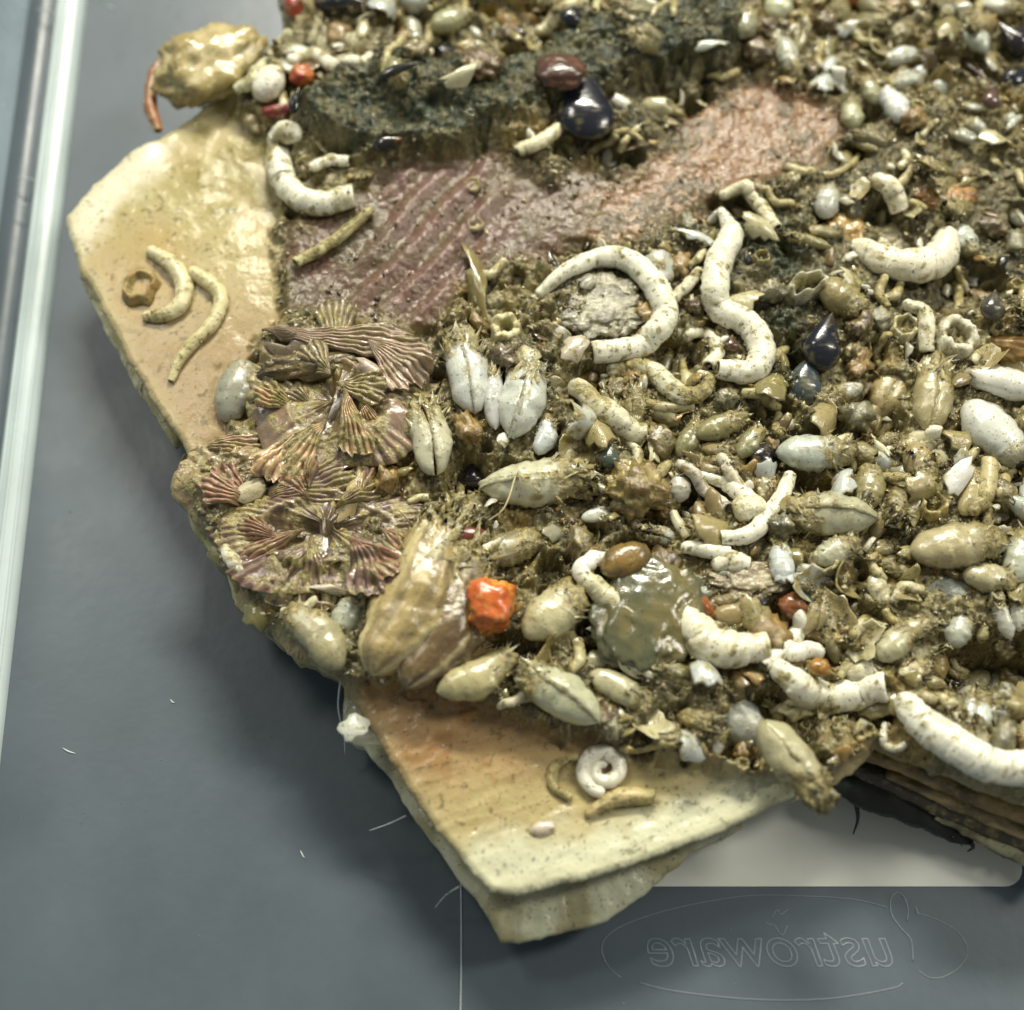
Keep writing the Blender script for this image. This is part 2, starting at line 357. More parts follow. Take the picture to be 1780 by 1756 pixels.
# clean left flap, gently domed; clean lower flap with fine wrinkles
c = W(400, 560)
H += flapL*(0.18*np.exp(-(((X-c[0])/1.6)**2+((Y-c[1])/2.6)**2)) + 0.16*(n_big-0.5) + 0.05*(n_mid-0.5))
u = (X*math.cos(R(-58))+Y*math.sin(R(-58)))
H += flapB*(0.012*np.sin(u*15+9*n_mid+4*n_big)*n_mid + 0.14*(n_big-0.5) + 0.015*(n_fine-0.5))
H += muck*(0.34 + (1-smooth_zone)*(0.55*(n_big-0.4) + 0.26*(n_mid-0.5) + 0.12*(ridg-0.7) + 0.10*(n_fine-0.5) + 0.05*(n_vf-0.5)))
H -= muck*(1-smooth_zone)*(1-alga)*0.5*sstep(0.60, 0.72, fbm(X*1.35, Y*1.35, 41.0, 3))
# ribs of the bare mauve patch
a0, a1 = W(620, 560), W(860, 300)
dr = (a1-a0)[:2]/np.linalg.norm((a1-a0)[:2]); pr = np.array([-dr[1], dr[0]])
v = X*pr[0]+Y*pr[1]
ribz = 0.5+0.5*np.sin(v*11.0+2.2*fbm(X*0.8, Y*0.8, 21.0, 2))
sdm = mask([(590,560),(700,330),(860,290),(880,400),(770,570)], 0.5)
H += muck*smooth_zone*(0.10*(n_big-0.5)+0.07*(n_mid-0.5)+0.03*(n_fine-0.5)+0.02*(n_vf-0.5)) + sdm*mauve*0.12*ribz*(0.35+0.9*fbm(X*1.3, Y*1.3, 51.0, 2))
H += alga*(0.56+0.12*(n_mid-0.5)+0.04*(n_fine-0.5)+0.02*(n_vf-0.5)) + alga2*(0.1+0.14*(n_fine-0.5)+0.08*(n_vf-0.5))
# the folded step where the left flap meets the encrusted body
H -= 0.10*np.exp(-((X-W(497, 480)[0])/0.10)**2)*sstep(W(500, 600)[1], W(500, 540)[1], Y)*sstep(W(500, 250)[1], W(500, 330)[1], Y)
# shaded hollows of the broken-open area
def hollow(px, py, rx, ry, d, ang=0):
    global H
    p = W(px, py); a = R(ang)
    xx = (X-p[0])*math.cos(a)+(Y-p[1])*math.sin(a); yy = -(X-p[0])*math.sin(a)+(Y-p[1])*math.cos(a)
    H -= d*np.exp(-((xx/rx)**2+(yy/ry)**2)**1.5)
for hh in [(815,835,.42,.34,.75),(880,1135,.5,.22,.6),(740,600,.35,.2,.35),(1330,815,.4,.3,.5),(1480,820,.5,.2,.5),(1660,505,.3,.25,.5),(1680,1160,.75,.5,1.0),(1770,1170,.5,.5,1.0),(1500,220,.3,.2,.5),
           (1590,640,.25,.2,.4),(1740,150,.4,.3,.4),(1180,1260,.35,.25,.3),(640,1010,.8,.14,.35,10),(1760,110,.3,.3,.4),(1640,640,.2,.3,.3),(1760,870,.3,.3,.4),(1240,870,.3,.2,.3),(600,290,.5,.14,.25)]:
    hollow(*hh)
edge = sstep(0, 0.28, sdO)
H -= (1-sstep(0, 0.12, sdO))**2*0.06+(1-edge)**2*0.14*muck
H = np.where(sdO > -0.1, H, ZT)
def hz(x, y):
    fx = np.clip((np.asarray(x)-GX0)/GS, 0, len(gx)-1.001); fy = np.clip((np.asarray(y)-GY0)/GS, 0, len(gy)-1.001)
    i = fx.astype(int); j = fy.astype(int); u = fx-i; v = fy-j
    return (H[j, i]*(1-u)*(1-v)+H[j, i+1]*u*(1-v)+H[j+1, i]*(1-u)*v+H[j+1, i+1]*u*v)
def smp(A, x, y):
    i = np.clip(((np.asarray(x)-GX0)/GS).astype(int), 0, len(gx)-1); j = np.clip(((np.asarray(y)-GY0)/GS).astype(int), 0, len(gy)-1)
    return A[j, i]
def G(px, py):                # pixel of the photograph -> the point of the sheet it shows
    z = ZT
    for _ in range(8):
        p = W(px, py, z); z = 0.5*z + 0.5*float(hz(p[0], p[1]))
    return np.array([p[0], p[1], float(hz(p[0], p[1]))])
# ---- colours of the sheet
def L3(*c): return lin(c)
C = np.zeros(X.shape+(3,))
cl = mixc(L3(180,166,124), L3(164,154,104), sstep(0.35, 0.7, n_big)); cl = mixc(cl, L3(156,132,98), sstep(W(500,430)[1], W(500,640)[1], Y)*0.75)
pale = mask([(100,420),(118,360),(240,250),(300,235),(280,300),(190,380),(150,440)], 0.25); cl = mixc(cl, L3(214,208,182), pale)
am = mask([(150,420),(260,380),(330,420),(300,520),(220,560)], 0.5); cl = mixc(cl, L3(176,146,98), am*0.5)
olv = mask([(280,190),(440,130),(490,250),(470,380),(380,400),(310,300)], 0.4); cl = mixc(cl, L3(142,130,74), olv*sstep(0.3, 0.6, n_mid)*0.9)
cl = mixc(cl, L3(84,78,46), sstep(0.64, 0.74, n_fine)*0.6*sstep(0.4, 0.6, n_mid)); 
t = sdist(poly([(850,1548),(1100,1500),(1385,1378),(1700,1500),(1500,1900),(700,1900)]), X, Y)
cb = mixc(L3(158,128,88), L3(178,164,116), sstep(-2.6, -1.1, t+0.8*(n_mid-0.5))); cb = mixc(cb, L3(206,206,176), sstep(-1.1, -0.3, t+0.7*(n_mid-0.5)))
cb = mixc(cb, L3(140,96,50), sstep(0.55, 0.7, n_mid)*0.5*sstep(-0.9, -1.8, t)); cb = mixc(cb, L3(70,66,44), sstep(0.68, 0.76, n_fine)*0.6)
st = fbm((-X*0.31+Y*0.95)*7, (X*0.95+Y*0.31)*0.7, 14.0, 4); H += flapB*0.02*(st-0.5); cb = mixc(cb, L3(112,84,48), sstep(0.58, 0.7, st)*0.28*sstep(-0.5, -1.2, t))
palc = np.array([lin(c) for c in [(142,132,84),(112,104,64),(168,160,120),(92,82,50),(156,152,126),(128,110,60),(104,98,66),(150,136,96)]])
cm = 0.65*palc[np.clip((ia*8).astype(int), 0, 7)]+0.35*palc[np.clip((ib*8).astype(int), 0, 7)]
cm = mixc(cm, L3(112,102,60), sstep(0.42, 0.6, n_fine)*0.75); cm = mixc(cm, L3(54,46,32), sstep(0.58, 0.7, n_mid)*0.6); cm = mixc(cm, L3(74,72,50), sstep(0.5, 0.65, n_big)*0.5)
cm = mixc(cm, L3(196,188,152), sstep(0.68, 0.76, n_vf)*0.7); cm = mixc(cm, L3(150,122,56), sstep(0.6, 0.7, fbm(X*1.4, Y*1.4, 31.0, 3))*0.5)
turf = mask([(1040,120),(1300,140),(1470,225),(1640,250),(1800,330),(1800,560),(1640,560),(1540,560),(1420,570),(1350,720),(1230,560),(1160,470),(1060,440)], 0.4)
cm = cm*0.98
cm = mixc(cm, mixc(L3(64,62,44), L3(112,106,76), sstep(0.45, 0.65, n_fine)), turf*0.85)
cmv = mixc(L3(94,70,58), L3(92,76,54), sstep(0.4, 0.6, n_mid)); cmv = mixc(cmv, L3(80,72,48), sstep(0.54, 0.64, n_big)*0.6); cmv = mixc(cmv, L3(124,96,88), sdm*ribz*0.6)
cmv = mixc(cmv, L3(150,138,104), sstep(0.68, 0.74, n_vf)*0.4)
cbr = mixc(L3(118,86,54), L3(98,76,46), sstep(0.45, 0.62, n_mid)); cbr = mixc(cbr, L3(80,72,48), sstep(0.50, 0.66, n_mid)*0.6); cbr = mixc(cbr, L3(190,160,120), sstep(0.66, 0.72, n_vf)*0.6)
cal = mixc(L3(46,54,36), L3(62,70,46), sstep(0.45, 0.65, n_fine)); cal = mixc(cal, L3(30,34,28), sstep(0.55, 0.7, n_mid)*0.6)
C = mixc(cl, cb, flapB); C = mixc(C, cm, muck); C = mixc(C, cmv, mauve*muck); C = mixc(C, cbr, brown*muck); C = mixc(C, cal, np.clip(alga+alga2, 0, 1))
rim = sstep(0.35, 0.05, sdO)*(1-muck); C = mixc(C, L3(186,180,138), rim*0.3)
A = 1.0-0.6*muck*(1-smooth_zone*0.8)-0.2*muck*sstep(0.5, 0.65, n_mid)
A = np.clip(A, 0.1, 1)
sheet = empty('encrusted_plastic_sheet', W(900, 700, 0))
tag(sheet, 'large torn plastic sheet crusted with silt, shells, worm tubes and algae, in the container', 'plastic sheet')
def adopt(o, p): o.parent = p; o.matrix_parent_inverse = Matrix.Translation(p.location).inverted()

# ------------------------------------------------------------------ more of the sheet: lower layer, core, ribs
PX = 0.0101
def slab(name, px, zt, zb, base_c, inset=0.6, jit=0.12, specks=True):
    P = np.array([W(a, b, zt)[:2] for a, b in px])
    Q = []
    for k in range(len(P)):
        a, b = P[k], P[(k+1) % len(P)]; n = max(2, int(np.linalg.norm(b-a)/0.05))
        Q += [a+(b-a)*t for t in np.linspace(0, 1, n, endpoint=False)]
    Q = np.array(Q); n = len(Q)
    Q += jit*np.stack([fbm(Q[:, 0]*3, Q[:, 1]*3, 2.0)-0.5, fbm(Q[:, 0]*3, Q[:, 1]*3, 7.0)-0.5], -1)*2
    c0 = Q.mean(0); rings = []
    for f, z in ((1-inset, zt+0.05), (0.93, zt+0.03), (0.985, zt), (1.0, zt-0.06), (0.998, zt+(zb-zt)*0.35), (0.997, zt+(zb-zt)*0.6), (0.995, zt+(zb-zt)*0.85), (0.98, zb), (1-inset, zb)):
        p = c0+(Q-c0)*f; zz = z+0.10*(fbm(p[:, 0]*2.2, p[:, 1]*2.2, 1.0)-0.5)+0.05*(fbm(p[:, 0]*9, p[:, 1]*9, z)-0.5)
        rings.append(np.column_stack([p, zz]))
    V = np.concatenate(rings)
    nz = fbm(V[:, 0]*7, V[:, 1]*7, V[:, 2]*14); nz2 = fbm(V[:, 0]*2, V[:, 1]*2, V[:, 2]*2)
    c = mixc(np.tile(lin(base_c), (len(V), 1)), lin((132, 122, 72)), sstep(0.45, 0.7, nz2)*0.7)
    if specks: c = mixc(c, lin((58, 56, 38)), sstep(0.62, 0.7, nz)*0.8)
    o = mk(name, V, loft_faces(len(rings), n), rgba(c, 0.7), M_FLESH); adopt(o, sheet); return o
slab('lower_sheet', [(598,1195),(590,1280),(632,1296),(662,1330),(706,1400),(758,1472),(800,1530),(846,1590),(872,1640),(900,1642),(1050,1602),(1120,1556),(1195,1490),(1290,1440),(1300,1200),(900,1000)], 0.95, 0.6, (196, 196, 168), jit=0.07, specks=False)
slab('edge_fringe', [(330,770),(330,840),(322,890),(345,940),(382,990),(396,1030),(440,1085),(490,1120),(600,1190),(700,1100),(560,800)], 1.45, 0.9, (176, 170, 120), jit=0.16)
slab('under_edge', [(128,430),(140,490),(185,580),(240,680),(300,770),(420,700),(300,480)], 1.42, 1.15, (196, 190, 150), jit=0.05)
slab('added_core', [(620,-100),(560,300),(400,500),(460,800),(640,1000),(900,1200),(1400,1250),(1900,1300),(1900,-100)], 0.95, 0.0, (84, 74, 50), jit=0.02, specks=False)  # unseen block added for support and to darken beneath the sheet

def beam(name, pts, r, c, flat=0.5, parent=sheet, n=40, stain=(70, 60, 40), zoff=None, m=M_FLESH, lab=None):
    P = smooth_path([W(x, y, z) for x, y, z in pts], n)
    t = np.linspace(0, 1, n)
    rr = np.interp(t, np.linspace(0, 1, len(r)), r)*PX
    V = rod(P, 1.0, 12); V = P[:, None]+(V-P[:, None])*rr[:, None, None]
    V[..., 2] = P[:, None, 2]+(V[..., 2]-P[:, None, 2])*flat
    nz = fbm(V[..., 0]*6, V[..., 1]*6, V[..., 2]*6)
    V = P[:, None]+(V-P[:, None])*(0.75+0.5*nz)[..., None]
    st = fbm(V[..., 0]*1.5, V[..., 1]*4, V[..., 2]*9)
    c = mixc(np.broadcast_to(lin(c), V.shape), lin(stain), sstep(0.45, 0.65, st)*0.8)
    o = mk(name, V.reshape(-1, 3), loft_faces(n, 12), rgba(c, 0.5), m)
    if parent: adopt(o, parent)
    return o
beam('rib', [(1495,1308,1.5),(1600,1342,1.45),(1700,1385,1.4),(1850,1440,1.4)], [10,16,18,18], (150,128,80))
beam('rib', [(1540,1345,1.2),(1660,1392,1.15),(1850,1470,1.1)], [8,16,20], (166,146,98))
beam('rib', [(1630,1410,0.9),(1720,1448,0.8),(1850,1510,0.8)], [14,26,30], (160,158,126))
beam('rib', [(1480,1330,1.0),(1620,1385,0.95),(1850,1480,0.9)], [20,26,30], (60,52,36))  # dark strip, colour stands in for the shaded gap under the ribs
ba = beam('black_alga', [(1448,1362,0.95),(1510,1378,0.85),(1590,1402,0.7),(1650,1440,0.6),(1690,1462,0.55)], [16,34,32,22,8], (34,36,30), 0.6, None, 50, (52,60,46), m=M_ALGA)
tag(ba, 'black fringe of alga hanging under the sheet above the label card', 'alga')
# its hanging filaments
for k, (a, b) in enumerate([((1489,1400),(1483,1450)),((1530,1400),(1524,1412)),((1570,1410),(1572,1432)),((1612,1428),(1622,1450)),((1655,1455),(1672,1470)),((1690,1468),(1682,1480))]):
    p = smooth_path([W(*a, 0.7), W((a[0]+b[0])/2+5, (a[1]+b[1])/2, 0.45), W(*b, 0.2)], 8)
    Vv = rod(p, np.linspace(0.045, 0.012, 8), 5).reshape(-1, 3)
    o = mk('filament', Vv, loft_faces(8, 5), cc((30, 32, 26), len(Vv), 0.6), M_ALGA); adopt(o, ba)

# ------------------------------------------------------------------ builders of the creatures
SILT = lin((156, 146, 92)); SILT2 = lin((106, 96, 58))
sites = []                   # silted spots of shells and tubes that carry grains
def note(V, o0, silt, share):
    V = np.asarray(V).reshape(-1, 3); sl = np.asarray(silt).reshape(-1); k = (sl > 0.45) & (rng.random(len(sl)) < share)
    sites.append(V[k]+np.asarray(o0))
occ = np.zeros(X.shape, bool)
def occupy(p, r):
    i = int((p[0]-GX0)/GS); j = int((p[1]-GY0)/GS); k = max(1, int(r/GS))
    occ[max(0, j-k):j+k, max(0, i-k):i+k] = True
def tube(pts, r, label, c=(226, 222, 196), stain=0.35, cat='worm tube', name='worm_tube', lift=0.55, n=None, group=None, mark=True, fast=False):
    """chalky worm tube lying on the crust: r is one radius or a list, in photo pixels"""
    r = [r] if np.isscalar(r) else r
    P = np.array([G(*p) for p in pts])
    ln = np.linalg.norm(np.diff(P[:, :2], axis=0), axis=1).sum()
    n = n or int(np.clip(ln/0.035, 8, 150)); n = min(n, 14) if fast else n
    P = smooth_path(P, n); t = np.linspace(0, 1, n)
    rr = np.interp(t, np.linspace(0, 1, len(r)), r)*PX
    g = hz(P[:, 0], P[:, 1]); ks = 7
    gp = np.convolve(np.pad(g, ks, mode='edge'), np.ones(2*ks+1)/(2*ks+1), 'same')[ks:-ks]
    P[:, 2] = np.maximum(gp, g-0.5*rr)+lift*rr+0.07*smp(muck, P[:, 0], P[:, 1])
    seed = rng.random()*90
    P[:, :2] += rr[:, None]*0.6*np.stack([fbm(t*7+seed, t*0, 1.0)-0.5, fbm(t*7, t*0+seed, 2.0)-0.5], -1)
    m = 10 if fast else 16
    rings = rod(P, 1.0, m)-P[:, None]
    wob = 1+0.16*(fbm(t*ln*2.2+seed, t*0, 3.0)-0.5)+0.05*(np.abs(np.sin(t*ln*11+seed+9*vn(t*ln*1.3, t*0)))-0.5)*sstep(0.4, 0.7, vn(t*ln*2, t*0+seed))+0.04*(fbm(t*ln*7, t*0+seed, 5.0)-0.5)
    rings = rings*(rr*wob)[:, None, None]
    Vw = P[:, None]+rings
    nz = fbm(Vw[..., 0]*7+seed, Vw[..., 1]*7, Vw[..., 2]*7)
    nzf = fbm(Vw[..., 0]*19+seed, Vw[..., 1]*19, Vw[..., 2]*19, 2)
    Vw = P[:, None]+rings*(0.80+0.28*nz+0.12*nzf)[..., None]; Vw[..., 2] = P[:, None, 2]+(Vw[..., 2]-P[:, None, 2])*0.80; Vw[..., 2] += (rr[:, None]*0.16)*np.exp(-((np.linspace(0, 2*math.pi, m, endpoint=False)-math.pi/2)/0.3)**2)[None, :]
    # a worn opening at the far end: rim folds in
    tip = P[-1]+(P[-1]-P[-2])/max(1e-6, np.linalg.norm(P[-1]-P[-2]))*rr[-1]*0.12
    inn = [tip+(Vw[-1]-P[-1])*0.9, tip+(Vw[-1]-P[-1])*0.66, P[-1]-(P[-1]-P[-2])/max(1e-6, np.linalg.norm(P[-1]-P[-2]))*rr[-1]*1.1+(Vw[-1]-P[-1])*0.5]
    st0 = P[0]-(P[1]-P[0])/max(1e-6, np.linalg.norm(P[1]-P[0]))*rr[0]*0.45
    allr = np.concatenate([[st0+(Vw[0]-P[0])*0.55], Vw, inn])
    N = len(allr)
    nz2 = fbm(allr[..., 0]*3.2+seed, allr[..., 1]*3.2, allr[..., 2]*3.2); nz3 = fbm(allr[..., 0]*13+seed, allr[..., 1]*13, allr[..., 2]*13, 2)
    lowz = (allr[..., 2]-allr[..., 2].mean(1, keepdims=True))/(np.r_[rr[0], rr, rr[-1], rr[-1], rr[-1]][:, None]+1e-6)
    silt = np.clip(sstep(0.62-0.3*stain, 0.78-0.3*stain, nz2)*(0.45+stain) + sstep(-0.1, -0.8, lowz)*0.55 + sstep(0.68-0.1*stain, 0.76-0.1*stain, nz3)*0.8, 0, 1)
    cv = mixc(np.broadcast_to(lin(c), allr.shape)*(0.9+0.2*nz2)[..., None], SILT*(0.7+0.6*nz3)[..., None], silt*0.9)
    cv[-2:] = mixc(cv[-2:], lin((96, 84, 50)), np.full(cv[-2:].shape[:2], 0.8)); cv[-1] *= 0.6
    o0 = P[n//2].copy(); o0[2] -= rr[n//2]
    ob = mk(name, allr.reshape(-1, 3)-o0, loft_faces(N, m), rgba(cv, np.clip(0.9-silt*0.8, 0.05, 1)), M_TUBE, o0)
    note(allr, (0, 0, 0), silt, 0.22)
    if mark:
        for q, w_ in zip(P[::2], rr[::2]): occupy(q, w_*1.0)
    return tag(ob, label, cat, group)

def place(px, py, ang, pitch=0, roll=0, lift=0.0):
    p = G(px, py); p[2] += lift
    # image angle to ground direction
    q = G(px, py); d = W(px+20*math.cos(R(ang)), py-20*math.sin(R(ang)), p[2])-W(px, py, p[2])
    a = math.atan2(d[1], d[0])
    M3 = Matrix.Rotation(a, 3, 'Z') @ Matrix.Rotation(R(-pitch), 3, 'Y') @ Matrix.Rotation(R(roll), 3, 'X')
    return p, np.array(M3)
def half_shell(L, Wd, Ht, side, seed, c, siltiness, ragged, n=26, m=14, gap=0.04, taper=0.75, rings_=9, seamsilt=0.6, point=0.5):
    """one swollen valve: x along the shell, side=+1/-1 the half, 0 = a whole closed shell seen from its flank"""
    t = np.linspace(0.0, 1, n)
    tc_ = 0.30+0.22*taper
    prof = np.where(t < tc_, np.clip(1-((tc_-t)/tc_)**2.1, 0.0006, 1)**0.62, 1-point*(np.clip(t-tc_, 0, 1)/(1-tc_))**1.7)
    prof[-1] *= 0.45; prof[-2] *= 0.86
    if side == 0: th = np.linspace(0, 2*math.pi, m, endpoint=False)
    else: th = np.linspace(-math.pi/2, math.pi/2, m)
    cs, sn = np.cos(th), np.sin(th)
    ph_ = 2.5*vn(t*4+seed, t*0)[:, None]+0.8*np.sin(th)[None, :]
    ex = 1+0.005*np.sin(t[:, None]*2*math.pi*rings_+seed+ph_)
    x = np.tile(((t-0.5)*L)[:, None], (1, m))
    if side == 0:
        y = (Wd/2*prof)[:, None]*cs*ex; z = (Ht/2*prof)[:, None]*sn*ex
    else:
        y = side*((Wd/2*prof)[:, None]*np.maximum(cs, 0)*ex*1.06 - 0.03*Wd + gap*L*t[:, None]*2); z = (Ht/2*prof)[:, None]*sn*ex
    P = np.stack([x, y, z], -1)
    k = 5/L
    nz = fbm(x*k*1.3+seed, y*k*1.3, z*k*1.3); nf = fbm(x*k*5+seed, y*k*5, z*k*5, 3)
    P[..., 1] *= 0.84+0.32*nz; P[..., 2] *= 0.84+0.32*nz; P[..., 1] += 0.10*L*(vn(t*2.2+round(seed/20)*3.0, t*0, 5.0)-0.5)[:, None]
    if n >= 40:
        fo = fbm(th[None, :]*1.6+seed, t[:, None]*2.2, 3.0)-0.5+0.5*(fbm(th[None, :]*5+seed, t[:, None]*7, 6.0)-0.5)
        P[..., 1:] *= (1+0.24*fo+0.018*np.sin(th[None, :]*30+6*vn(t[:, None]*3+seed, th[None, :]*0))*sstep(0.1, 0.5, t)[:, None])[..., None]
    P[..., 1:] *= (1+0.22*(fbm(x*k*2.4+seed, y*k*2.4, z*k*2.4+9, 3)-0.5))[..., None]
    if ragged:
        e = sstep(0.72, 1.0, t)[:, None]
        P[..., 0] += e*L*ragged*(vn(th[None, :]*3.1+seed, t[:, None]*0, 0)-0.45)*0.5*np.ones((n, m))
        P += (e*L*ragged*0.16)[..., None]*(rng.random((n, m, 3))-0.5)
        fr = 1+e*0.35*ragged*(nf-0.3)*2
        P[..., 1] *= fr; P[..., 2] *= fr
    tt = np.tile(t[:, None], (1, m))
    silt = sstep(0.86-0.5*siltiness, 0.98-0.36*siltiness, tt+0.5*(nz-0.5)+0.25*(nf-0.5))*min(1, 0.35+siltiness)
    silt = np.clip(silt+sstep(0.66-0.12*siltiness, 0.74-0.1*siltiness, nf)*0.7*siltiness, 0, 1)
    if side != 0: silt = np.maximum(silt, sstep(0.28, 0.08, np.abs(cs))[None, :]*seamsilt*(0.4+nf))
    silt = np.clip(silt + siltiness*sstep(-0.05, -0.6, np.tile(sn[None, :], (n, 1)))*0.8 + 0.5*siltiness*sstep(0.5, 0.66, nz), 0, 1)
    P[..., 1:] *= (1+0.42*silt*(nf-0.35)*(1 if siltiness > 0.3 else 0.3))[..., None]; P[..., 0] += 0.10*L*silt*(nf-0.5)*(siltiness > 0.3)
    cv = lin(c)*0.95*(0.85+0.3*nz)[..., None]
    cv = mixc(cv, lin(c)*np.array([.8, .76, .6]), (0.5+0.5*np.sin(tt*2*math.pi*rings_+seed+ph_))*0.10*(0.3+nz))
    if n >= 40:
        sr = fbm(th[None, :]*5+seed, t[:, None]*1.6, 2.0, 3); cv = mixc(cv, lin(c)*0.45, sstep(0.48, 0.66, sr)*0.7); cv = mixc(cv, lin((206,196,150)), sstep(0.45, 0.3, sr)*0.6)
    cv = mixc(cv, mixc(np.broadcast_to(SILT, cv.shape), SILT2, nf), silt)
    return P, rgba(cv, np.clip(1-silt*0.9, 0.05, 1)*(0.85 if n >= 40 else 1)), n, m
def fringe(V, cv, nn, mm, L, count, amount):
    P = V.reshape(nn, mm, 3); ax = P[-1].mean(0)-P[0].mean(0); ax /= np.linalg.norm(ax)+1e-9
    out, oc, F = [], [], []; b0 = nn*mm
    for q in range(count):
        i = random.randint(int(nn*0.62), nn-2); j = random.randrange(mm); p = P[i, j]; c = P[i].mean(0); rd = p-c; rd /= np.linalg.norm(rd)+1e-9
        d = ax*random.uniform(0.3, 1.1)+rd*random.uniform(0.1, 0.9)+0.5*(rng.random(3)-0.5); d /= np.linalg.norm(d)
        w_ = np.cross(d, rd); w_ /= np.linalg.norm(w_)+1e-9; ln_ = L*random.uniform(0.06, 0.2)*amount; bw = L*random.uniform(0.02, 0.06); k = b0+len(out)
        out += [p+w_*bw-d*0.02*L, p-w_*bw-d*0.02*L, p-rd*bw*0.5, p+d*ln_+rd*0.02*L]
        F += [(k, k+1, k+3), (k+1, k+2, k+3), (k+2, k, k+3)]
        cc_ = mixc(SILT*random.uniform(0.8, 1.4), lin((206, 200, 166)), np.array(random.random()*0.8)); oc += [np.append(cc_, 0.3)]*4
    return np.vstack([V, out]), np.vstack([cv, oc]), F
def clam(px, py, L, Wd, ang, label, c=(206, 208, 192), silt=0.6, ragged=0.5, pair=True, pitch=0, roll=0, ht=None, sink=0.24, group=None, name='bivalve', cat='bivalve', mark=True, taper=0.75, m=14, n=26, lift=0.0, material=None, rings_=9, point=0.5):
    if mark and n < 40 and L < 1.9*Wd: L, Wd = L*1.08, Wd*0.84
    L, Wd = L*PX, Wd*PX; Ht = (ht*PX if ht else Wd*0.8)
    p, M3 = place(px, py, ang, pitch, roll); p[2] += Ht*0.5-Ht*sink+lift
    seed = rng.random()*60; material = material or M_SHELL
    b0 = np.array([p[0], p[1], p[2]-Ht/2])
    if pair:
        root = empty(name, b0)
        for s in (1, -1):
            V, cv, nn, mm = half_shell(L, Wd, Ht, s, math.floor(seed/20)*20+10+s*4, c, silt, ragged, n=n, m=m, gap=0.003, taper=taper, rings_=rings_, point=point)
            V = V.reshape(-1, 3) @ M3.T; V[:, 2] += Ht/2
            Fx = []
            if ragged > 0.25: V, cv, Fx = fringe(V, cv, nn, mm, L, 16, 0.8)
            mk('valve', V, loft_faces(nn, mm)+Fx, cv, material, parent=root)
        o = root
    else:
        V, cv, nn, mm = half_shell(L, Wd, Ht, 0, seed, c, silt, ragged, n=n, m=m, taper=taper, rings_=rings_, point=point)
        V = V.reshape(-1, 3) @ M3.T; V[:, 2] += Ht/2
        Fx = []
        if ragged > 0.25: V, cv, Fx = fringe(V, cv, nn, mm, L, 18, 0.9)
        o = mk(name, V, loft_faces(nn, mm)+Fx, cv, material, b0)
    note(V, b0, 1-cv[:, 3], 0.5)
    if mark: occupy(p, max(L, Wd)*0.36)
    return tag(o, label, cat, group)
def mussel(px, py, L, Wd, ang, label, c=(26, 28, 36), beak=(74, 66, 44), pitch=12, cat='mussel', ht=None, lift=0.0, name='mussel', silt=0.1, group=None, ridges=True):
    L, Wd = L*PX, Wd*PX; Ht = ht*PX if ht else Wd*0.62
    p, M3 = place(px, py, ang, pitch); p[2] += Ht*0.42+lift+(0.10 if L > 0.4 else 0)
    n, m = 34, 26
    t = np.linspace(0, 1, n); th = np.linspace(0, 2*math.pi, m, endpoint=False)
    prof = np.where(t < 0.36, np.sqrt(np.clip(1-((0.36-t)/0.36)**2, 0.0004, 1)), np.clip(1-((t-0.36)/0.645)**1.35, 0.02, 1)**1.05)
    bend = 0.05*L*np.sin(t*math.pi)
    rip = 1+0.005*np.sin(t*75)[:, None]+0*th
    keel = 1+0.08*np.exp(-((th-math.pi/2+0.35)/0.35)**2)
    x = np.tile(((t-0.5)*L)[:, None], (1, m)); y = bend[:, None]+(Wd/2*prof)[:, None]*np.cos(th)*rip; z = (Ht/2*prof)[:, None]*np.sin(th)*rip*keel
    P = np.stack([x, y, z], -1); sd = rng.random()*50
    nf = fbm(x*9+sd, y*9, z*9); tt = np.tile(t[:, None], (1, m))
    cv = mixc(np.broadcast_to(lin(c), P.shape), lin(c)*1.5, (0.5+0.5*np.sin(tt*70+5*nf))*0.25)
    cv = mixc(cv, lin(beak), sstep(0.68, 0.95, tt+0.2*(nf-0.5))*0.6)
    s = sstep(0.7-silt, 0.76-silt*0.6, nf)*silt*4; s = np.clip(s, 0, 0.8); cv = mixc(cv, SILT*0.8, s)
    V = P.reshape(-1, 3) @ M3.T; b0 = np.array([p[0], p[1], p[2]-Ht/2]); V[:, 2] += Ht/2
    o = mk(name, V, loft_faces(n, m), rgba(cv, 1-s), M_MUSSEL, b0); occupy(p, L*0.36)
    return tag(o, label, cat, group)
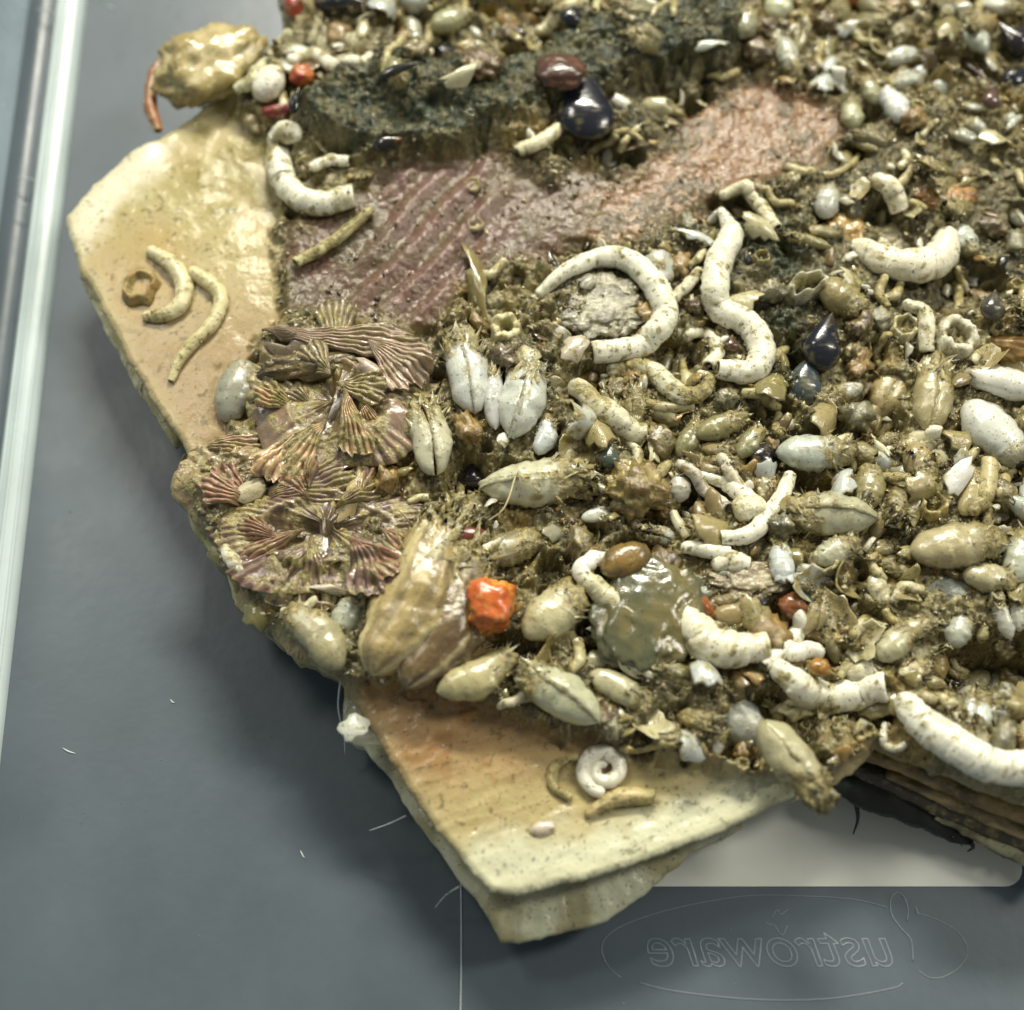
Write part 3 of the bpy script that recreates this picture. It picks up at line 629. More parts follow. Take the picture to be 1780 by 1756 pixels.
def blob(px, py, rx, ry, rz, ang, label, c, c2=None, cat='sponge', name='sponge', rough=0.35, freq=3.0, m=M_FLESH, lift=0.0, n=22, k=24, clean=0.8, mark=True, group=None, spot=None):
    rx, ry, rz = rx*PX, ry*PX, rz*PX
    p, M3 = place(px, py, ang); p[2] += lift
    u = np.linspace(0.03, math.pi-0.03, n); v = np.linspace(0, 2*math.pi, k, endpoint=False)
    D = np.stack([np.cos(u)[:, None]*np.ones(k), np.sin(u)[:, None]*np.cos(v), np.sin(u)[:, None]*np.sin(v)], -1)
    sd = rng.random()*80
    nz = fbm(D[..., 0]*freq*0.5+sd, D[..., 1]*freq*0.5, D[..., 2]*freq*0.5); nf = fbm(D[..., 0]*freq*2+sd, D[..., 1]*freq*2, D[..., 2]*freq*2, 3)
    P = D*np.array([rx, ry, rz])*(1+rough*2*(nz-0.5)+rough*0.7*(nf-0.5))[..., None]
    c2 = c2 if c2 is not None else c
    cv = mixc(np.broadcast_to(lin(c), P.shape), lin(c2), sstep(0.42, 0.6, nz)); cv = cv*(0.8+0.4*nf)[..., None]
    if spot: cv = mixc(cv, lin(spot), sstep(0.62, 0.68, nf)*0.8)
    V = P.reshape(-1, 3) @ M3.T; V[:, 2] += rz*0.45
    o = mk(name, V, loft_faces(n, k), rgba(cv, clean), m, p)
    if mark: occupy(p, min(rx, ry)*0.9)
    return tag(o, label, cat, group)
def barnacle(px, py, r, label, c=(222, 216, 180), h=1.0, tilt=(0, 0), hole=0.55, ell=1.0, ang=0, group=None, name='barnacle', cat='barnacle'):
    r = r*PX; p, M3 = place(px, py, ang, tilt[0], tilt[1]); k = 40
    v = np.linspace(0, 2*math.pi, k, endpoint=False); sd = rng.random()*40
    lob = 1+0.04*np.cos(v*6+sd)+0.34*(vn(np.cos(v)*1.5+sd, np.sin(v)*1.5)-0.5)+0.22*(vn(np.cos(v)*4+sd, np.sin(v)*4)-0.5)
    H_ = r*h
    prof = [(1.08, -0.25), (1.0, 0.1), (0.92, 0.5), (0.85, 0.85), (0.78, 1.0), (hole+0.06, 0.96), (hole, 0.7), (hole*0.85, 0.2), (hole*0.6, -0.1)]
    P = np.array([[(r*a*lo*math.cos(x), r*a*lo*math.sin(x)*ell, H_*z*(1+0.1*math.sin(x*5+sd)+0.35*math.sin(x*2.0+sd*3)*math.cos(x*3.7+sd))) for x, lo in zip(v, lob)] for a, z in prof])
    nf = fbm(P[..., 0]*9+sd, P[..., 1]*9, P[..., 2]*9)
    cv = np.broadcast_to(lin(c), P.shape)*(0.85+0.3*nf)[..., None]; s = sstep(0.55, 0.68, nf)*0.7
    inner = np.array([0, 0, 0, 0, 0, .1, .6, .9, 1])[:, None]*np.ones(k)
    cv = mixc(cv, SILT*0.9, np.maximum(s, inner*0.85))
    o = mk(name, P.reshape(-1, 3) @ M3.T, loft_faces(len(prof), k), rgba(cv, 0.5), M_TUBE, p); occupy(p, r)
    return tag(o, label, cat, group)
def chip(px, py, L, Wd, ang, label, c=(214, 210, 190), pitch=0, roll=0, curve=0.25, lift=0.06, group=None, name='shell_fragment', cat='shell fragment', silt=0.3, mark=True, k=16, pointed=0.0):
    L, Wd = L*PX, Wd*PX; p, M3 = place(px, py, ang, pitch, roll); p[2] += lift
    v = np.linspace(0, 2*math.pi, k, endpoint=False); sd = rng.random()*40
    ol = 1+0.5*(vn(v*1.7+sd, v*0)-0.5)+0.4*(vn(v*4.3+sd, v*0)-0.5)
    rings = []
    for f, dz in ((0.25, 0), (0.6, 0), (0.92, 0), (1.0, -0.5), (0.92, -1), (0.6, -1), (0.25, -1)):
        x = np.cos(v)*L/2*f*ol; y = np.sin(v)*Wd/2*f*ol*(1-pointed*np.cos(v)*f)
        y = y+0.10*L*np.sin(x/L*4+sd)*(L > 2*Wd); z = curve*Wd*(1-(y/(Wd/2))**2-0.4*(x/(L/2))**2)+dz*max(0.025, 0.05*Wd)
        rings.append(np.stack([x, y, z], -1))
    P = np.array(rings); nf = fbm(P[..., 0]*9+sd, P[..., 1]*9, P[..., 2]*3); P[..., 2] += 0.22*Wd*(fbm(P[..., 0]*2.5/L+sd, P[..., 1]*2.5/L, 1.0)-0.5)
    s = sstep(0.66-silt*0.3, 0.76-silt*0.3, nf)*0.9
    cv = mixc(np.broadcast_to(lin(c), P.shape)*(0.85+0.3*nf)[..., None], SILT*0.85, s)
    o = mk(name, P.reshape(-1, 3) @ M3.T, loft_faces(len(rings), k), rgba(cv, 1-0.8*s), M_SHELL, p)
    if mark: occupy(p, min(L, Wd)*0.4)
    return tag(o, label, cat, group)
def fan(px, py, ang0, ang1, Rpx, label, c1, c2, ribs=14, bulge=0.25, lift=0.1,  name='ribbed_plate', tip=0.0, silt=0.3):
    """ribbed scallop-like valve fanning out of its hinge at (px,py)"""
    p = G(px, py); n, m = 34, 90
    s = np.linspace(0.03, 1, n)[:, None]; ph = np.linspace(0, 1, m)[None, :]
    d0 = W(px+50*math.cos(R(ang0)), py-50*math.sin(R(ang0)), p[2])-W(px, py, p[2]); d1 = W(px+50*math.cos(R(ang1)), py-50*math.sin(R(ang1)), p[2])-W(px, py, p[2])
    a0, a1 = math.atan2(d0[1], d0[0]), math.atan2(d1[1], d1[0])
    if a1 < a0: a0, a1 = a1, a0
    if a1-a0 > math.pi: a0, a1 = a1, a0+2*math.pi
    a = a0+(a1-a0)*ph; sd = rng.random()*40
    edge_ = 0.8+0.2*np.sin(np.pi*np.clip(ph, .02, .98))**0.5+0.10*(vn(ph*14+sd, ph*0)-0.5)
    rad = Rpx*PX*s*edge_
    rib = np.abs(np.sin(np.pi*ribs*(ph+0.01*np.sin(s*9))))
    z = bulge*np.sin(np.pi*np.minimum(s*0.95, 1))**0.8*np.sin(np.pi*np.clip(ph, 0.03, 0.97))**0.6 + 0.055*s**0.7*(rib-0.5) + tip*s
    x = rad*np.cos(a); y = rad*np.sin(a); gzz = hz(p[0]+x, p[1]+y)-p[2]
    nf = fbm(x*6+sd, y*6, 1.0); nb = fbm(x*1.8+sd, y*1.8, 2.0)
    z = z+gzz*0.5+lift+0.14*(nf-0.5)+0.26*(nb-0.5)
    x = x+0.12*(nb-0.5); y = y+0.12*(fbm(x*1.8, y*1.8+sd, 7.0)-0.5)
    topv = np.stack([x, y, z+0*x], -1); botv = topv-np.array([0, 0, 0.05])
    V = np.concatenate([topv.reshape(-1, 3), botv.reshape(-1, 3)]); N = n*m; F = []
    for i in range(n-1):
        for j in range(m-1):
            q = i*m+j; F.append((q, q+1, q+m+1, q+m)); F.append((N+q, N+q+m, N+q+m+1, N+q+1))
    bd = list(range(m))+[i*m+m-1 for i in range(1, n)]+[(n-1)*m+j for j in range(m-2, -1, -1)]+[i*m for i in range(n-2, 0, -1)]
    for q in range(len(bd)): F.append((bd[q], bd[(q+1) % len(bd)], N+bd[(q+1) % len(bd)], N+bd[q]))
    cv = mixc(np.broadcast_to(lin(c1), topv.shape), lin(c2), np.clip(rib*0.9+0*s, 0, 1)); cv = cv*(0.75+0.5*nb)[..., None]
    cv = mixc(cv, lin((90, 74, 60)), (0.5+0.5*np.sin(s*26+4*nb))*0.35)
    si = np.clip(sstep(0.55-silt*0.2, 0.7-silt*0.2, nf)*silt*2, 0, 0.9); cv = mixc(cv, SILT*0.8, si)
    cv = cv.reshape(-1, 3); cv = np.concatenate([cv, cv*0.8]); al = np.concatenate([(1-si).reshape(-1)]*2)
    o = mk(name, V, F, rgba(cv, al), M_SHELL, p)
    return tag(o, label, 'shell plate')

# ------------------------------------------------------------------ worm tubes
WHITE = (232, 230, 208)
tube([(262,440),(298,462),(322,500),(314,535),(286,550),(252,552)], [11,16,17,16,13,10], 'thick C-shaped cream worm tube on the smooth tan flap', c=(212,202,160), stain=0.2)
tube([(334,480),(364,494),(386,525),(370,565),(335,602),(310,635),(297,664)], [14,15,14,13,12,10,7], 'long bent cream worm tube tapering across the smooth tan flap', c=(206,196,150), stain=0.25)
tube([(512,236),(490,265),(488,308),(512,348),(560,364),(616,350)], [22,25,26,25,26,24], 'fat white J-shaped worm tube hooked round the end of the dark algae', c=WHITE, stain=0.3)
tube([(545,300),(575,292),(606,284)], [11,13,11], 'short white worm tube stub lying inside the J-shaped tube', c=WHITE, stain=0.3)
tube([(645,372),(600,410),(560,440),(518,464)], [9,11,12,12], 'thin olive-stained worm tube lying along the mauve bare patch', c=(196,190,140), stain=0.75)
tube([(505,62),(470,105),(440,150),(415,165)], [12,14,15,12], 'pale worm tube running from the red polyp towards the tan lump', c=(208,206,170), stain=0.4)
tube([(505,112),(550,104),(585,128),(615,122),(645,104)], [13,15,15,12,9], 'white worm tube arching behind the orange and red polyp', c=WHITE, stain=0.3)
tube([(972,228),(940,252),(904,274)], [12,15,13], 'short cream worm tube beside the big black mussel', c=(222,216,180), stain=0.4)
tube([(936,518),(985,480),(1040,460),(1096,464),(1136,504),(1150,560),(1126,600),(1082,616),(1028,622)], [9,16,20,23,24,24,23,23,22], 'largest white worm tube curled into an open ring round grey crust', c=WHITE, stain=0.12)
tube([(1252,372),(1272,420),(1250,462),(1238,512),(1258,556),(1300,582),(1322,622),(1304,656),(1246,652)], [8,22,26,26,26,25,24,23,20], 'thick white S-shaped worm tube above the curled ring tube', c=WHITE, stain=0.12)
tube([(1192,596),(1222,588),(1246,610),(1232,640)], [10,13,14,12], 'small hooked white tube in the crook of the S-shaped tube', c=(220,216,190), stain=0.4)
tube([(998,676),(1040,714),(1080,744),(1118,764)], [18,22,22,18], 'straight speckled worm tube slanting below the curled ring tube', c=(214,210,182), stain=0.45)
tube([(1060,650),(1120,660),(1175,690),(1215,690),(1232,664),(1212,654)], [15,20,20,15,10,7], 'silt-covered white tube ending in a small curl', c=(214,212,184), stain=0.6)
tube([(1172,528),(1196,500),(1216,474)], [9,12,9], 'short rough white tube between the ring tube and the S-shaped tube', c=(214,210,180), stain=0.5)
tube([(1252,346),(1294,344),(1324,368),(1348,402)], [11,15,15,11], 'forked-looking cream worm tube on the brown bare patch edge', c=(218,212,180), stain=0.35)
tube([(1486,448),(1530,464),(1580,472),(1628,456),(1640,412)], [22,30,34,32,20], 'broad flattened white tube like a shallow bowl rim', c=(236,230,204), stain=0.1)
tube([(1518,318),(1548,342),(1556,378)], [15,22,18], 'stubby white tube standing above the bowl-shaped tube', c=(232,226,200), stain=0.25)
tube([(1572,536),(1602,556),(1604,622)], [11,15,14], 'white hooked tube beside the square-looking barnacle ring', c=(226,222,196), stain=0.25)
tube([(1178,812),(1215,842),(1262,886)], [9,13,12], 'slanting grey-white rod in the starry cluster of broken tubes', c=(206,200,188), stain=0.15)
tube([(1214,828),(1262,848),(1300,880)], [8,16,18], 'wedge-like white tube in the starry cluster of broken tubes', c=WHITE, stain=0.15)
tube([(1252,800),(1270,832),(1292,862)], [11,13,10], 'upright stub in the starry cluster of broken tubes', c=(214,208,184), stain=0.25)
tube([(1370,832),(1356,872),(1328,910),(1298,934),(1254,940)], [11,14,16,15,12], 'curved white horn sweeping under the starry cluster', c=WHITE, stain=0.1)
blob(1300,888,30,24,22,20,'rounded white lump at the heart of the starry tube cluster',(226,220,190),(210,204,170),cat='worm tube',name='worm_tube_knot',rough=0.2,m=M_TUBE,clean=0.5)
tube([(1168,896),(1180,918),(1194,940)], [8,10,8], 'little tilted tube left of the starry cluster', c=(206,200,170), stain=0.3)
tube([(1186,956),(1222,964),(1268,966)], [11,14,12], 'horizontal white tube below the starry cluster', c=WHITE, stain=0.3)
tube([(1062,984),(1034,976),(1010,1000),(1032,1032)], [9,14,16,13], 'bright white hook-shaped tube beside the jelly blob', c=(238,236,222), stain=0.05)
tube([(1012,1010),(1056,1050),(1102,1084)], [14,22,20], 'smooth cream stalk below the bright hook-shaped tube', c=(200,196,160), stain=0.2)
tube([(1240,990),(1268,982),(1300,988)], [13,18,14], 'short thick white tube above the pitted white mass', c=WHITE, stain=0.4)
tube([(1192,1062),(1208,1105),(1262,1138),(1330,1130)], [18,30,32,22], 'pitted white calcareous mass beside orange patch', c=(230,226,198), stain=0.2)
tube([(1386,1066),(1378,1116),(1326,1164)], [11,15,13], 'smooth white tube leaning over the pitted white mass', c=(226,224,206), stain=0.15)
tube([(1362,1142),(1388,1136),(1418,1138)], [13,17,14], 'stubby white tube with dark specks', c=(236,234,216), stain=0.1)
tube([(1346,1166),(1396,1200),(1460,1216),(1534,1196)], [18,26,30,26], 'heavy white tube along the lower crust edge', c=WHITE, stain=0.25)
blob(1500,1170,36,22,18,0,'flat white knob on top of the heavy edge tube',(222,218,190),(206,200,168),cat='worm tube',name='worm_tube_knot',rough=0.2,m=M_TUBE,clean=0.5)
tube([(1562,1222),(1604,1272),(1664,1310),(1728,1336),(1830,1356)], [20,28,30,30,28], 'longest white tube running out along the lower right edge', c=(234,234,216), stain=0.18)
tube([(1534,1262),(1534,1290),(1552,1306),(1574,1296)], [5,7,7,6], 'tiny white ring-shaped tube in the shadow under the edge tube', c=(216,212,190), stain=0.1)
tube([(1050+(43*(1-a_)+8*a_)*math.cos(R(262-560*a_)), 1340-(40*(1-a_)+8*a_)*math.sin(R(262-560*a_))) for a_ in np.linspace(0, 1, 22)], [10,12,13,13,12,10,8,6], 'clean white spiral worm tube on the lower tan flap', c=(236,232,212), stain=0.02, lift=0.8)
tube([(1004,1316),(966,1330),(964,1368),(992,1388)], [6,9,9,7], 'thin tan bracket-shaped tube beside the white spiral', c=(176,160,112), stain=0.5)
tube([(1088,1306),(1135,1304),(1186,1300)], [5,6,4], 'thin pale stick right of the white spiral', c=(176,164,112), stain=0.4)
tube([(1020,1416),(1080,1388),(1136,1386)], [8,15,12], 'tan hooded tube below the white spiral', c=(190,172,122), stain=0.4)
tube([(1686,896),(1712,858),(1716,806)], [12,17,13], 'tan banded tube behind the bright white shell chip', c=(190,178,132), stain=0.5)
tube([(392,958),(410,982),(430,1006)], [10,14,10], 'white tube stub stuck to the ragged left edge', c=(226,222,200), stain=0.2)
tube([(936,62),(970,36),(1016,10)], [12,15,12], 'cream tube above the small black mussel', c=(214,208,172), stain=0.35)
tube([(1120,706),(1160,716),(1205,712)], [9,12,8], 'crumbly grey tube below the small curl', c=(170,162,124), stain=0.7)
tube([(1480,1110),(1500,1090),(1540,1096)], [9,12,9], 'bent silty tube on the lower right crust', c=(196,188,150), stain=0.6)
tube([(1290,690),(1325,690),(1350,714)], [9,12,10], 'arched grey-green tube below the S-shaped tube', c=(176,168,124), stain=0.5)
# crusts framed by the tubes
def crust(px, py, rx, ry, label, c, c2):
    blob(px, py, rx, ry, 9, 0, label, c, c2, cat='crust', name='encrusting_colony', rough=0.5, freq=7, m=M_GRIT, clean=0.3, mark=True, spot=(70, 66, 52), lift=0.02, n=40, k=60)
crust(1040,535,78,62,'grey-white speckled crust inside the big ring tube',(166,162,132),(104,98,72))
crust(1562,420,66,34,'white speckled crust behind the bowl-shaped tube',(206,198,160),(140,130,88))
crust(1300,1010,60,30,'brown pitted crust above the pitted white mass',(120,104,72),(160,148,112))

# ------------------------------------------------------------------ bivalves
GW, CR, TAN, GRN = (200,206,196), (206,202,170), (178,164,116), (160,162,128)
clam(745,768,135,80,101,'oval white bivalve with ragged top, next to the large ribbed barnacles',(208,206,178),0.45,0.35,roll=4)
clam(806,655,172,74,100,'tallest glossy white bivalve below the tiny square barnacle',(212,216,208),0.45,0.45)
clam(852,690,140,44,94,'slim white bivalve pressed against the tallest one',(200,202,196),0.5,0.4,pair=False)
clam(904,702,158,82,74,'wide glossy white bivalve leaning right beside the slim one',(208,212,200),0.4,0.35)
clam(948,762,78,40,72,'narrow bluish bivalve at the foot of the leaning white one',(200,206,204),0.3,0.3,pair=False)
clam(930,842,182,98,4,'cream bivalve lying flat with frilled open end',(206,206,176),0.65,0.6,n=34)
clam(972,1216,146,88,146,'greenish white bivalve with toothed hinge resting on the lower flap',(190,192,160),0.45,0.35)
clam(1440,905,152,92,176,'gaping silty bivalve right of the starry tube cluster',(186,186,156),0.7,0.5)
clam(1414,790,128,78,2,'pale bluish bivalve half covered by silt above a dark gap',(196,204,190),0.6,0.35,pair=False)
clam(1722,756,130,104,-50,'large clean white round bivalve at the right side',(222,224,212),0.2,0.2,pair=False,taper=0.85)
clam(1742,676,126,70,164,'clean white elongated bivalve above the large round one',(224,224,212),0.25,0.25,pair=False)
clam(1540,682,112,86,68,'amber-tinted bivalve with a gaping middle',(180,164,116),0.45,0.4)
clam(1612,692,156,70,82,'tall tan bivalve coated with silt beside the amber one',(184,174,132),0.6,0.45)
clam(1640,1030,146,78,-14,'slate grey bivalve lying flat with whitish tip',(150,156,146),0.35,0.25,pair=False)
clam(1652,950,146,92,8,'broad tan bivalve on top of the slate grey one',(186,176,136),0.5,0.3,pair=False,taper=0.9)
clam(1552,190,80,62,118,'small shining white bivalve near the top dark pit',(214,218,212),0.2,0.25,pair=False)
clam(1476,206,62,54,100,'small greenish bivalve hanging over the top dark pit',(174,174,138),0.5,0.5,pair=False)
clam(1510,165,64,46,115,'thin olive shell leaning on the small shining bivalve',(160,160,126),0.5,0.3,pair=False)
clam(1432,356,78,62,80,'pale grey bivalve between the brown patch and the stubby tube',(190,192,180),0.35,0.35,pair=False)
clam(1672,424,66,62,-64,'round pale grey bivalve right of the bowl-shaped tube',(196,202,188),0.3,0.35,pair=False)
clam(1372,104,104,46,-72,'long grey bivalve standing above the brown bare patch',(176,178,160),0.45,0.3,pair=False)
clam(1350,18,66,66,60,'round cream bivalve cut by the top border',(202,204,172),0.5,0.3,pair=False)
clam(1292,48,70,60,70,'dull grey-green bivalve beside the round cream one',(150,150,120),0.6,0.3,pair=False)
clam(1690,72,78,56,128,'pale bivalve next to the dark mussel in the top right',(192,198,184),0.35,0.3,pair=False)
clam(722,66,92,50,-80,'grey translucent bivalve above the black mussel by the algae',(170,172,156),0.5,0.35,pair=False)
clam(782,42,84,66,20,'round greenish bivalve above the grey translucent one',(168,168,130),0.5,0.3,pair=False)
clam(1276,1254,112,86,132,'glossy grey bivalve on the lower crust edge',(178,182,172),0.55,0.35,pair=False)
clam(1378,1322,146,84,-52,'leaf-shaped pale bivalve hanging over the sheet edge',(178,174,138),0.5,0.55)
clam(602,1076,64,62,75,'little round grey-white shell beside the big tan oyster',(190,196,176),0.2,0.15,pair=False)
clam(556,1112,126,80,128,'grey tan bivalve on the ragged edge below the little round shell',(170,164,128),0.5,0.3,pair=False)
clam(830,1182,128,76,22,'cream bivalve tucked under the orange sponge',(184,176,130),0.4,0.3,pair=False)
clam(1768,972,100,72,70,'silty white bivalve cut by the right border',(190,194,172),0.55,0.4,pair=False)
clam(1722,1198,58,50,60,'small white shell in the big dark hollow',(214,210,184),0.3,0.2,pair=False,lift=0.15)
clam(1662,1098,62,52,60,'pearly shell above the big dark hollow',(186,190,174),0.4,0.3,pair=False)
clam(1462,522,96,76,-35,'brownish translucent bivalve behind the open white barnacle',(150,138,92),0.5,0.25,pair=False)
clam(1686,862,88,50,72,'tan bivalve behind the bright white chip',(176,164,116),0.5,0.3,pair=False)
clam(1600,812,84,64,-70,'tan silted bivalve under the tall tan one',(166,150,106),0.7,0.4,pair=False)
clam(958,1068,118,94,40,'cream leaf-like bivalve between the orange sponge and the jelly blob',(196,190,150),0.45,0.35,pair=False,ht=50)
clam(1176,850,56,52,90,'grey bead-like shell beside the fuzzy olive lump',(180,178,160),0.3,0.1,pair=False)
clam(1196,764,80,44,60,'olive upright bivalve below the small curl tube',(136,132,92),0.6,0.3,pair=False)
clam(1250,742,96,52,20,'olive bivalve lying below the S-shaped tube',(140,134,88),0.65,0.3,pair=False)
clam(1150,724,70,46,150,'dim olive bivalve under the silt-covered tube',(124,120,86),0.7,0.3,pair=False)
clam(1506,852,80,64,80,'smooth olive bivalve above the gaping silty one',(156,148,104),0.5,0.25,pair=False)
clam(1300,772,70,44,50,'small olive bivalve beside the dark snail',(146,144,104),0.5,0.3,pair=False)
clam(885,955,100,70,20,'silted grey bivalve behind the orange sponge',(150,144,112),0.75,0.4,pair=False)
clam(1715,1005,80,60,-10,'cream bivalve wedged right of the broad tan one',(186,180,142),0.5,0.4,pair=False)
clam(1550,1120,76,58,40,'pale bivalve above the longest edge tube',(190,186,150),0.6,0.4,pair=False)
clam(1620,1150,70,50,110,'honey-coloured bivalve left of the big dark hollow',(168,146,92),0.6,0.4,pair=False)
clam(1080,1195,110,50,-28,'thin pale shell below the jelly blob',(180,176,140),0.4,0.3,pair=False,ht=26)
clam(1450,960,80,56,30,'white-tipped bivalve below the gaping silty one',(190,190,164),0.6,0.3,pair=False)
clam(1355,985,64,50,100,'flat bluish white shell right of the short thick tube',(206,212,206),0.15,0.3,pair=False)
clam(690,130,70,50,-70,'dull olive bivalve beside the black mussel by the algae',(136,132,92),0.7,0.3,pair=False)

# ------------------------------------------------------------------ big tan shells
def big_valve(px, py, a0, a1, Rpx, label, c1, c2, ribs, bulge, lift, silt, tip=0.0):
    o = fan(px, py, a0, a1, Rpx, label, c1, c2, ribs, bulge, lift, name='oyster', tip=tip, silt=silt); o['category'] = 'oyster'
    for q in range(12): occupy(G(px+Rpx*0.08*q*math.cos(R((a0+a1)/2)), py-Rpx*0.08*q*math.sin(R((a0+a1)/2))), 0.45)
clam(782,1080,270,112,60,'brown hollow oyster valve behind the large tan one',(116,94,60),0.4,0.3,pair=False,ht=70,taper=0.6,rings_=4,n=50,m=60,name='oyster',cat='oyster',sink=0.35,point=0.5)
clam(728,1042,312,140,63,'large tan ribbed oyster with dark pin specks beside the orange sponge',(182,162,110),0.3,0.4,pair=False,ht=104,taper=0.6,rings_=5,n=60,m=72,name='oyster',cat='oyster',sink=0.25,point=0.62)
big_valve(690,1212,10,34,190,'brown folded oyster lip under the orange sponge',(120,98,62),(150,128,84),12,0.36,0.04,0.3)
blob(368,130,106,84,54,24,'wrinkled tan lump on the upper corner of the smooth flap',(190,176,130),(158,142,90),cat='sea squirt',name='sea_squirt',rough=0.34,freq=4.6,n=44,k=50,lift=0.05,m=M_FLESH)
tube([(300,92),(270,130),(264,190),(276,232)], [10,13,14,9], 'brownish orange stalk down the side of the wrinkled tan lump', c=(150,98,58), stain=0.2, name='sea_squirt_stalk', cat='sea squirt')
clam(408,684,118,90,70,'smooth grey dome-shaped limpet on the tan flap',(158,158,140),0.15,0.05,pair=False,ht=60,taper=1.0,name='limpet',cat='limpet',sink=0.35)
barnacle(246,500,36,'crumbly brown barnacle with dark mouth inside the C-shaped tube',(150,124,72),h=0.45,hole=0.62,tilt=(6,-6))
clam(440,215,62,42,-60,'small brown shell at the upper edge of the tan flap',(150,134,92),0.3,0.2,pair=False)

# ribbed shells
def rib_barnacle(px, py, rx, ry, h, ang, label, c1, c2, cin, ribs, seed, lean=(0, 0)):
    rx, ry = rx*PX, ry*PX; p, M3 = place(px, py, ang, *lean); n, k = 40, 200
    v = np.linspace(0, 2*math.pi, k, endpoint=False)[None, :]
    prof = np.array([(1.06, -0.30), (1.0, 0.0), (0.9, 0.25), (0.8, 0.5), (0.7, 0.76), (0.62, 0.95), (0.57, 1.0), (0.52, 0.94), (0.47, 0.84), (0.42, 0.78), (0.3, 0.82), (0.08, 0.9)])
    tt = np.linspace(0, len(prof)-1, n); pr_ = np.interp(tt, range(len(prof)), prof[:, 0])[:, None]; pz = np.interp(tt, range(len(prof)), prof[:, 1])[:, None]
    outer = sstep(6.3, 5.2, tt)[:, None]
    lob = 1+0.22*(vn(np.cos(v)*1.6+seed, np.sin(v)*1.6)-0.5)*2*0.6+0.07*np.cos(v*5+seed)
    rib = np.abs(np.sin(v*ribs/2+1.2*vn(np.cos(v)*3+seed, np.sin(v)*3+pz)))
    hv = 0.6+1.3*(vn(np.cos(v)*1.2+seed+5, np.sin(v)*1.2)-0.35)
    jag = 1+0.16*(vn(v*11+seed, v*0)-0.5)*sstep(3.5, 6, tt)[:, None]
    x = rx*pr_*lob*np.cos(v); y = ry*pr_*lob*np.sin(v); nb = fbm(x*1.7+seed, y*1.7, pz*0.5); nf = fbm(x*7+seed, y*7, pz*2)
    rm = sstep(0.35, 0.6, fbm(np.cos(v)*2.2+seed, np.sin(v)*2.2+pz, 5.0)); rib = 0.5+(rib-0.5)*rm
    z = h*pz*hv*jag+outer*0.055*(rib-0.5)+0.3*outer*(fbm(x*1.2+seed, y*1.2, 9.0)-0.5)+0.10*(nb-0.5)+0.10*(nf-0.5)*(1-0.6*outer)
    sc_ = 1+outer*0.035*(rib-0.5); P = np.stack([x*sc_, y*sc_, z+0*x], -1)
    cv = mixc(np.broadcast_to(lin(c1), P.shape), lin(c2), np.clip(rib**1.5, 0, 1)*outer*np.ones_like(rib)); cv = cv*(0.6+0.8*nb)[..., None]
    cv = mixc(cv, mixc(np.broadcast_to(lin(cin), P.shape), lin(cin)*0.45, sstep(0.4, 0.6, nf)), (1-outer)*np.ones_like(rib)*0.85)
    cv = mixc(cv, lin((196, 178, 150)), np.exp(-((tt-6.0)/0.55)**2)[:, None]*np.ones_like(rib)*0.75)
    si = np.clip(sstep(0.50, 0.62, nf)*0.7+sstep(0.5, 0.62, fbm(x*2.4+seed, y*2.4, 2.0))*0.7, 0, 0.9); cv = mixc(cv, mixc(np.broadcast_to(SILT*0.7, cv.shape), lin((146,124,84)), nb), si)
    o = mk('barnacle', P.reshape(-1, 3) @ M3.T, loft_faces(n, k), rgba(cv, np.clip(0.95-si, 0.1, 1)), M_SHELL, p)
    for q in range(40):
        a_ = q/40*6.28; r_ = random.random()**0.5*0.8; occupy(p+np.array([rx*r_*math.cos(a_), ry*r_*math.sin(a_), 0]), 0.25)
    return tag(o, label, 'barnacle')
rib_barnacle(588, 706, 150, 132, 0.30, -12, 'large purple-brown ribbed barnacle in a broken mound beside the grey limpet', (88,68,54), (176,152,124), (112,92,50), 44, 3.0, (4, -6))
rib_barnacle(570, 928, 190, 108, 0.28, 2, 'large dark ribbed barnacle in a jagged mound above the large oyster', (70,52,44), (138,110,94), (92,74,44), 50, 11.0, (-3, -8))
rib_barnacle(392, 830, 84, 74, 0.2, 20, 'smaller olive ribbed barnacle on the left tip of the sheet', (112,94,62), (172,150,110), (110,98,56), 22, 23.0)
for px_, py_, a0_, a1_, R_, lab_, ca_, cb_, rb_, bu_, li_, si_ in [
  (452,594,3,-14,290,'long ribbed shell lip along the top of the large purple-brown barnacle',(120,94,80),(186,164,138),7,0.10,0.30,0.25),
  (640,606,-6,-66,130,'pinkish ribbed plate at the end of the long shell lip',(108,84,68),(204,180,152),9,0.14,0.34,0.2),
  (330,788,14,-24,130,'small ribbed plate at the left tip of the sheet',(110,86,66),(178,150,118),8,0.10,0.14,0.3),
  (430,896,30,-4,190,'mauve ribbed plate bridging the two large barnacles',(108,82,74),(160,134,116),10,0.18,0.34,0.35)]:
    fan(px_, py_, a0_, a1_, R_, lab_, ca_, cb_, rb_, bu_, li_, silt=si_)
